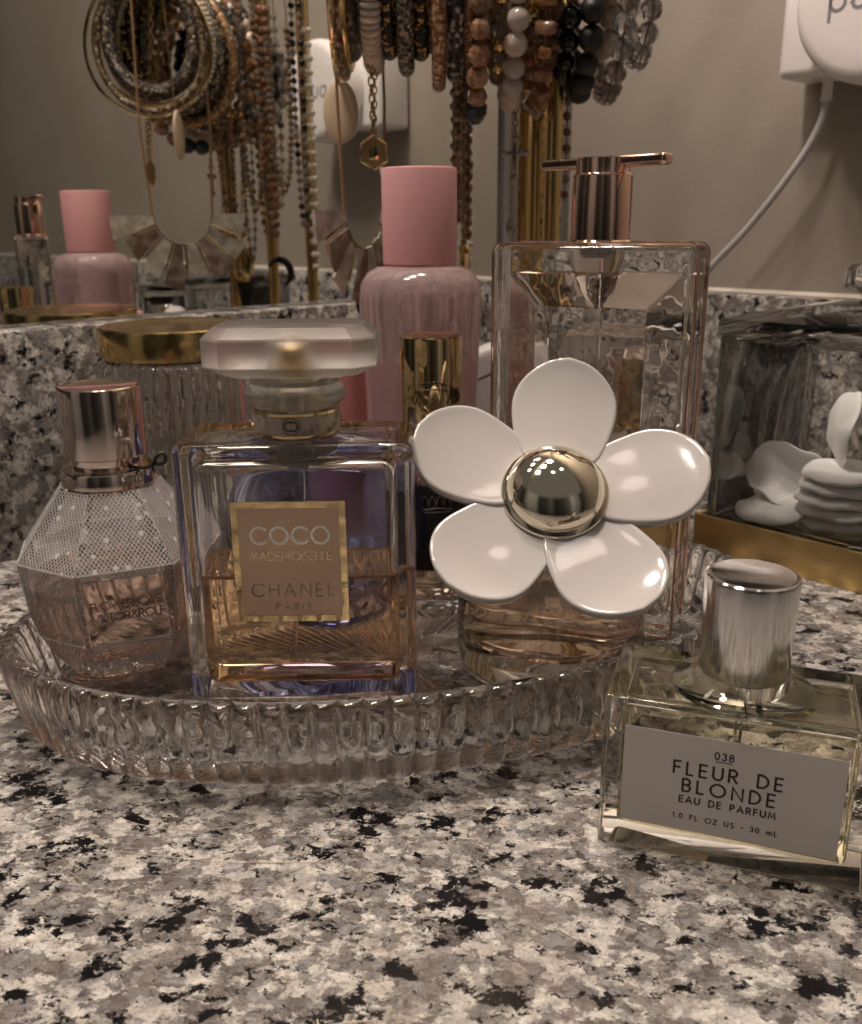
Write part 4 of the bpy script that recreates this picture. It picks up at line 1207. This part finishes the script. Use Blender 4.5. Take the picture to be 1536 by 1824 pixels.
rope('dark brown seed bead rope bracelet beside the gold hoops', XU(640), ZV(112) + .45, .46, RP['dark'])
t = thing('bracelet', 'cream disc bead bracelet between dark seed bead ropes', 'bracelet', bar_pt(XU(678)), 0, GRP)
P = [Vector(p) - Vector(bar_pt(XU(678))) for p in ring_path(XU(678), ZV(130) + .3, 5.2)]
cord_part(t, P, .06, BM['brown']); beads_on(t, P, [('disc', BM['cream']), ('disc', BM['cream']), ('disc', BM['quartz'])], .42, True, .30, .03, 3, .85)
rope('black seed bead rope bracelet flecked with gold', XU(704), ZV(108) + .4, .40, RP['blackgold'])
rope('grey and bronze seed bead rope bracelet hanging lowest of the ropes', XU(733), ZV(136) + .35, .36, RP['grey'], extra=1)
rope('black and bronze speckled rope bracelet next to the golden brown rope', XU(758), ZV(108) + .36, .38, RP['blackgold'])
rope('golden brown seed bead rope bracelet', XU(788), ZV(163) + .3, .31, RP['bronze'])
rope('black and ivory checked seed bead rope bracelet', XU(815), ZV(145) + .36, .36, RP['mono'])
beaded('brown and orange faceted agate bead bracelet', XU(851), ZV(225) + .5, .47, [('facet', BM['agate']), ('facet', BM['amber']), ('round', BM['brown']), ('facet', BM['agate']), ('facet', BM['teal'])], seed=2)
beaded('slim bracelet of small smoky and bronze beads', XU(888), ZV(150) + .3, .30, [('facet', BM['smoky']), ('round', BM['gold']), ('facet', BM['brown'])], seed=3)
beaded('milky white quartz bead bracelet', XU(913), ZV(198) + .5, .50, [('round', BM['quartz']), ('round', BM['quartz']), ('round', BM['cream'])], seed=4)
beaded('bracelet of chunky amber and rust chips', XU(958), ZV(215) + .55, .50, [('chip', BM['amber']), ('chip', BM['rust']), ('chip', BM['agate']), ('chip', BM['cream'])], seed=5, gap=.9)
beaded('dark mixed bead bracelet behind the black bracelet', XU(1003), ZV(150) + .5, .46, [('round', BM['jet']), ('facet', BM['brown']), ('facet', BM['smoky']), ('round', BM['jet'])], seed=6)
beaded('matte black round bead bracelet', XU(1036), ZV(180) + .5, .54, [('round', BM['lava'])], seed=7)
beaded('cream stone bead bracelet beside the black bracelet', XU(1073), ZV(108) + .45, .44, [('round', BM['cream'])], seed=8)
beaded('smoky faceted crystal bracelet hanging below the grey crystal one', XU(1104), ZV(185) + .5, .49, [('facet', BM['smoky']), ('facet', BM['smoky']), ('facet', BM['grey'])], skew=-.06, seed=9)
beaded('grey faceted crystal bracelet at the outer end of the crossbar', XU(1146), ZV(122) + .5, .50, [('facet', BM['grey'])], skew=-.03, seed=10)

rope('narrow black rope bracelet squeezed between the gold flecked and grey ropes', XU(719), ZV(92) + .3, .30, RP['dark'])
rope('narrow dark brown rope bracelet right of the speckled black one', XU(773), ZV(96) + .3, .27, RP['brownmix'])
rope('thin bronze rope bracelet between the checked rope and the agate beads', XU(833), ZV(120) + .3, .26, RP['bronze'])
beaded('small dark brown bead bracelet behind the agate beads', XU(868), ZV(120) + .3, .30, [('round', BM['brown']), ('facet', BM['agate'])], seed=41)
beaded('small amber bead bracelet between the white quartz and the chips', XU(936), ZV(150) + .3, .33, [('facet', BM['amber']), ('round', BM['brown']), ('round', BM['gold'])], seed=42)
beaded('small jet bead bracelet next to the amber chips', XU(983), ZV(125) + .3, .35, [('round', BM['jet']), ('facet', BM['brown'])], seed=43)
beaded('smoky small bead bracelet between the cream and the smoky crystals', XU(1088), ZV(95) + .3, .33, [('facet', BM['smoky']), ('facet', BM['brown'])], seed=44)
# ------------------------------------------------------------------ necklaces
def strand_u(top, bottom_z, spread, dirv, n=24, belly=.5):
    """hanging loop: two legs from a top point to a rounded bottom; spread along the horizontal direction dirv"""
    top = Vector(top); d = Vector((dirv[0], dirv[1], 0)).normalized()
    out = []
    for i in range(n + 1):
        a = PI * i / n
        t = i / n
        side = -math.cos(a)
        w = spread / 2 * side * (math.sin(a) ** .35 if 0 < i < n else .3)
        drop = math.sin(a) ** .55 if 0 < i < n else 0
        out.append(top + d * w + Vector((0, 0, (bottom_z - top.z) * drop)))
    return out
# shell bib
sc = Vector((-2.95, 45.1, 14.9)); se = Vector((.47, .88, 0)).normalized()
t = thing('necklace', 'bib necklace of grey brown shell tiles and gold bars on tan cords', 'necklace', sc, 0, 'necklaces on the stand')
SHM = [pbr('shell_grey', (.40, .36, .33), .18, var=(1.4, (.66, .62, .57), .42, .65), coat=.3), pbr('shell_brown', (.19, .12, .10), .2, var=(1.2, (.42, .34, .30), .42, .62), coat=.3)]
def fan_pt(a, r): return se * (r * math.sin(a) * 1.0) + Vector((0, 0, -r * math.cos(a) * 1.05 + .2))
nor = se.cross(Vector((0, 0, 1)))
K = 8
for i in range(K):
    a = lerp(R(-80), R(80), i / (K - 1)); da = R(7.9 + .9 * math.sin(i * 1.9))
    r0, r1 = 1.75 + .1 * math.sin(i), 4.0 + .3 * math.cos(i * 2.3)
    off = nor * (.16 * math.sin(i * 2.4))
    q = [fan_pt(a - da * .9, r0), fan_pt(a + da * .9, r0), fan_pt(a + da * 1.15, r1), fan_pt(a - da * 1.15, r1 - .15)]
    m = MB(); m.loft([[p + off - nor * .08 for p in q], [p + off + nor * .08 for p in q]])
    if signed_volume(m) < 0: m.f = [f[::-1] for f in m.f]
    m.build('shell_tile', SHM[i % 2 if i not in (0, 7) else 0], t, smooth=False)
    if i < K - 1:
        a2 = a + R(160 / (K - 1) / 2)
        m = MB(); m.tube([fan_pt(a2, 1.7) - nor * .15, fan_pt(a2, 3.3) - nor * .15], .07, 6); m.build('gold_bar', MT['gold_pol'], t)
m = MB(); m.tube([fan_pt(lerp(R(-88), R(88), i / 20), 1.72) for i in range(21)], .05, 6); m.build('string', BM['brown'], t)
for s in (-1, 1):
    m = MB(); m.tube([fan_pt(s * R(86), 1.75), se * s * 2.0 + Vector((0, 0, 5)), se * s * 1.75 + Vector((0, 0, 12.6))], .075, 6); m.build('cord', pbr('tan_cord', (.30, .17, .09), .5), t)
# medallion on a gold chain
mc = Vector((-2.35, 43.2, 17.4))
t = thing('necklace', 'gold chain necklace with six sided medallion', 'necklace', mc, 0, 'necklaces on the stand')
hexp = [(.70 * math.cos(R(60 * i + 30)), .70 * math.sin(R(60 * i + 30)) * 1.1) for i in range(6)]
m = MB(); m.loft([[(x, -.06, y) for x, y in hexp], [(x, .06, y) for x, y in hexp]], flip=True); md = m.build('medallion', MT['gold_soft'], t, smooth=False)
m = MB(); m.tube([(x * .93, -.07, y * .93) for x, y in hexp], .06, 6, closed=True)
for i in range(26):
    a = 2 * PI * i / 26; m.ball((.50 * math.cos(a), -.08, .55 * math.sin(a)), .045, 6, 4)
m.box((0, -.08, -.02), (.42, .06, .60), .02); m.build('relief', MT['gold_pol'], md)
def chain(parent, path, r, mat, name='chain'):
    m = MB()
    for k, (p, tt) in enumerate(resample(path, r * 2.6, False)):
        q = tt.to_track_quat('Z', 'Y').to_matrix().to_4x4()
        mt = Matrix.Translation(p) @ q @ Matrix.Rotation(R(90 * (k % 2)), 4, 'Z')
        m.tube([mt @ Vector((r * math.cos(a * PI / 4), 0, r * 1.7 * math.sin(a * PI / 4))) for a in range(8)], r * .32, 5, closed=True)
    return m.build(name, mat, parent)
chain(t, [(0, 0, .8), (-.05, .1, 3), (-.1, .6, 6), (-.05, 1.0, 9.6)], .13, MT['gold'])
chain(t, [(.02, 0, .8), (.1, .3, 3.2), (.12, 1.0, 6), (.1, 1.6, 9.6)], .11, MT['gold'])
# cream oval pendant
pc = Vector((-3.95, 45.6, 19.3))
t = thing('necklace', 'cream oval stone pendant on a thin cord', 'necklace', pc, 0, 'necklaces on the stand')
m = MB(); m.ball((0, 0, 0), 1.0, 28, 14, 1.34)
for p in m.v: p.x *= .80; p.y *= .22
m.build('pendant', pbr('cream_stone', (.62, .50, .36), .3, coat=.3), t)
m = MB(); m.tube([(0, -.1, 1.2), (.1, -.2, 4), (.15, -.3, 7.8)], .05, 6); m.build('cord', BM['brown'], t)

# long strands of the middle bar: bead chains side by side, seen edge on from the front and spread out in the mirror
NG = 'necklaces on the stand'
def strand(label, x, y0, spread, zb, size, km, tier=1, seed=0, gap=1.0, dirv=(.12, 1), pend=None):
    bx, by, bz = bar_pt(x, tier)
    t = thing('necklace', label, 'necklace', (bx, by, bz), 0, NG)
    P = [p - Vector((bx, by, bz)) for p in strand_u((bx, by + y0, bz), zb, spread, dirv)]
    cord_part(t, P, .04, BM['brown'], False)
    Q = [p for p in P if p.z + bz < 27.5]
    beads_on(t, Q, km, size, False, gap, .1, seed)
    return t, P
strand('long chain of smoky beads and wire beside the agate bracelet', 1.25, -.3, 1.1, 13.6, .17, [('facet', BM['smoky']), ('round', BM['gold']), ('facet', BM['brown'])], seed=21, gap=1.7)
strand('long chain of clear beads ending above the pink cap', 1.75, .1, .9, 12.4, .16, [('facet', BM['grey']), ('facet', BM['smoky']), ('round', BM['brown'])], seed=22, gap=1.8)
strand('small brown bead strand nearest the mirror side', 1.45, -1.1, 1.2, 14.6, .19, [('round', BM['brown']), ('facet', BM['agate'])], seed=23)
strand('dense copper brown bead strand behind the chains', 1.55, .6, 1.6, 15.4, .20, [('facet', BM['brown']), ('round', BM['smoky']), ('facet', BM['agate'])], seed=24)
strand('dark red brown round bead strand', 1.95, 1.5, .6, 13.6, .28, [('round', BM['brown']), ('round', BM['rust'])], tier=1, seed=25)
strand('bronze bead strand hung far back', 1.6, -.4, 1.9, 16.5, .20, [('facet', BM['brown']), ('facet', BM['smoky'])], tier=2, seed=26)
strand('cream pearl strand on the rear crossbar', 2.2, 1.2, .5, 11.4, .19, [('round', BM['pearl'])], tier=2, seed=27, gap=2.0)
strand('dark chain strand with small pale beads on the rear crossbar', 1.9, .7, .8, 14.2, .20, [('round', BM['jet']), ('facet', BM['smoky'])], tier=2, seed=28, gap=1.3)
strand('charm chain of brown and clear beads right of the gold posts', 6.35, -.6, 1.0, 13.7, .20, [('facet', BM['brown']), ('facet', BM['smoky']), ('round', BM['gold']), ('round', BM['brown'])], seed=29, gap=1.5)
strand('second charm chain of grey oval beads right of the gold posts', 6.8, .2, .9, 15.4, .24, [('facet', BM['grey']), ('round', BM['quartz']), ('round', BM['brown'])], seed=30, gap=1.5)
# grey cross pendant in front of the posts
pc = Vector((3.95, 45.0, 17.2))
t = thing('necklace', 'silver cross pendant hanging in front of the gold posts', 'necklace', pc, 0, NG)
m = MB(); m.box((0, 0, 0), (.22, .14, 1.5), .05); m.box((0, 0, .25), (.85, .13, .2), .05)
for x, z in ((0, .85), (0, -.8), (-.5, .25), (.5, .25)): m.ball((x, 0, z), .17, 10, 6)
m.build('cross', pbr('old_silver', (.42, .38, .36), .25, 1.0), t)
chain(t, [(0, 0, 1.0), (.05, .2, 4), (.1, .5, 9.6)], .10, pbr('old_silver_chain', (.42, .38, .36), .25, 1.0))
t = thing('necklace', 'silver drop pendant below the cross pendant', 'necklace', pc + Vector((-.1, .5, -3.0)), 0, NG)
m = MB(); m.ball((0, 0, 0), .26, 10, 8, 1.5); m.build('pendant', BM['smoky'], t)
chain(t, [(0, 0, .4), (.05, .3, 4), (.1, .6, 12)], .07, pbr('old_silver_thin', (.42, .38, .36), .25, 1.0))
# gold arrowhead pendant with black tip
pc = Vector((1.75, 47.3, 11.8))
t = thing('necklace', 'gold wrapped black arrowhead pendant on a fine chain', 'necklace', pc, 0, NG)
def lozenge(rows, mat, name, y=.0, th=.22):
    m = MB(); rings = []
    for z, w in rows: rings.append([(th * .5 * math.cos(a * PI / 4) , w * .5 * math.sin(a * PI / 4), z) for a in range(8)])
    m.loft(rings); return m.build(name, mat, t, ang=25)
lozenge([(-3.4, .03), (-2.6, .5), (-1.2, 1.0), (-.4, 1.25)], BM['jet'], 'tip', th=.4)
lozenge([(-.9, 1.0), (-.3, 1.35), (.4, 1.5), (1.2, .9), (1.6, .2)], MT['gold_pol'], 'gold_wrap', th=.55)
chain(t, [(0, 0, 1.6), (0, .3, 6), (0, .6, 21)], .07, MT['gold'])
pc = Vector((1.9, 49.6, 11.4))
t = thing('necklace', 'black crescent horn pendant on a fine chain', 'necklace', pc, 0, NG)
m = MB(); m.tube([(0, .75 * math.cos(R(a)), .85 * math.sin(R(a))) for a in range(-70, 161, 12)], [.05 + .20 * math.sin(PI * i / 19) for i in range(20)], 8); m.build('horn', BM['jet'], t)
chain(t, [(0, 0, 1.0), (0, .1, 6), (0, .3, 20.5)], .07, MT['gold'])

# ------------------------------------------------------------------ plug-in diffuser and its neighbour on the side wall
PB = side_pt(18.1, 0)
SROT = -47                                             # local x runs along the wall, local -y points into the room
t = thing('wall_adapter', 'white power adapter plugged in beside the round diffuser', 'adapter', (PB[0], PB[1], 21.6), SROT)
m = MB(); m.box((.2, -1.7, 3.2), (3.6, 3.3, 6.4), .45, 4); m.build('body', MT['white'], t)
t2 = thing('charging_cable', 'grey white charging cable running from the wall adapter down behind the bottles', 'cable', (PB[0], PB[1], 21.6), SROT)
m = MB(); m.lathe([(0, -.1), (.28, -.1), (.30, -.02), (.34, 0.05)], 16, (.5, -1.6, -1.0)); m.tube([(.5, -1.6, .05), (.5, -1.6, -1.1)], .27, 12); m.build('strain_relief', MT['white'], t2)
m = MB(); m.tube(catmull([(.5, -1.6, -1.0), (.35, -1.7, -2.2), (-.6, -1.9, -4.2), (-3.0, -2.0, -7.4), (-5.6, -2.1, -10.2), (-7.4, -2.2, -13.0), (-8.2, -2.4, -17), (-8.0, -3.5, -20.9), (-4, -4.5, -21.36)], 10), .20, 10); m.build('cable', pbr('cable_grey', (.42, .40, .41), .45), t2)
PD = side_pt(22.1, 0)
t = thing('plug_diffuser', 'round white plug in fragrance diffuser at the edge of the wall', 'diffuser', (PD[0], PD[1], 24.6), SROT)
m = MB(); prof = [(0, 0), (3.5, 0), (3.75, .15), (3.85, .6), (3.85, 2.3), (3.75, 2.7), (3.5, 2.95), (3.2, 3.02), (2.4, 3.05), (0, 3.05)]
m.lathe(prof, 72, mat=Matrix.Translation((0, -2.6, 0)) @ Matrix.Rotation(R(90), 4, 'X')); bd = m.build('body', MT['white_disc'], t)
m = MB(); m.box((0, -1.3, 0), (4.2, 2.7, 4.6), .4, 3); m.build('plug_block', MT['white'], bd)
front_text(bd, [('pura', 1.25, 3.6, .16, -.1, -.55)], MT['grey_ink'], -5.662)
# ------------------------------------------------------------------ stray hairs and lint on the stone
HG = 'stray fibres on the counter'
def hair(label, P, r=.008):
    m = MB(); m.tube(catmull(P, 8), r, 5)
    tag(m.build('stray_fibre', MT['hair'], None), label, 'fibre', HG)
z = .012
hair('long pale curved hair on the counter in front of the tray', [(-8.5, 20.6, z), (-7.4, 20.0, z), (-5.8, 19.75, z), (-4.2, 20.1, z + .03), (-3.0, 20.6, z)])
hair('nearly straight pale hair on the counter left of centre', [(-7.8, 19.0, z), (-5.2, 18.55, z + .02), (-2.4, 18.5, z)])
hair('short pale hair crossing the straight one', [(-3.7, 18.0, z), (-3.1, 18.3, z + .03), (-2.6, 18.7, z)])
hair('tiny bent fibre at the front of the counter', [(-2.25, 13.95, z), (-2.15, 13.8, z), (-1.6, 13.85, z + .04), (-1.2, 13.9, z)], .016)
hair('short fibre below the rectangular bottle', [(2.6, 16.3, z), (2.9, 16.0, z + .03), (3.2, 15.85, z)])
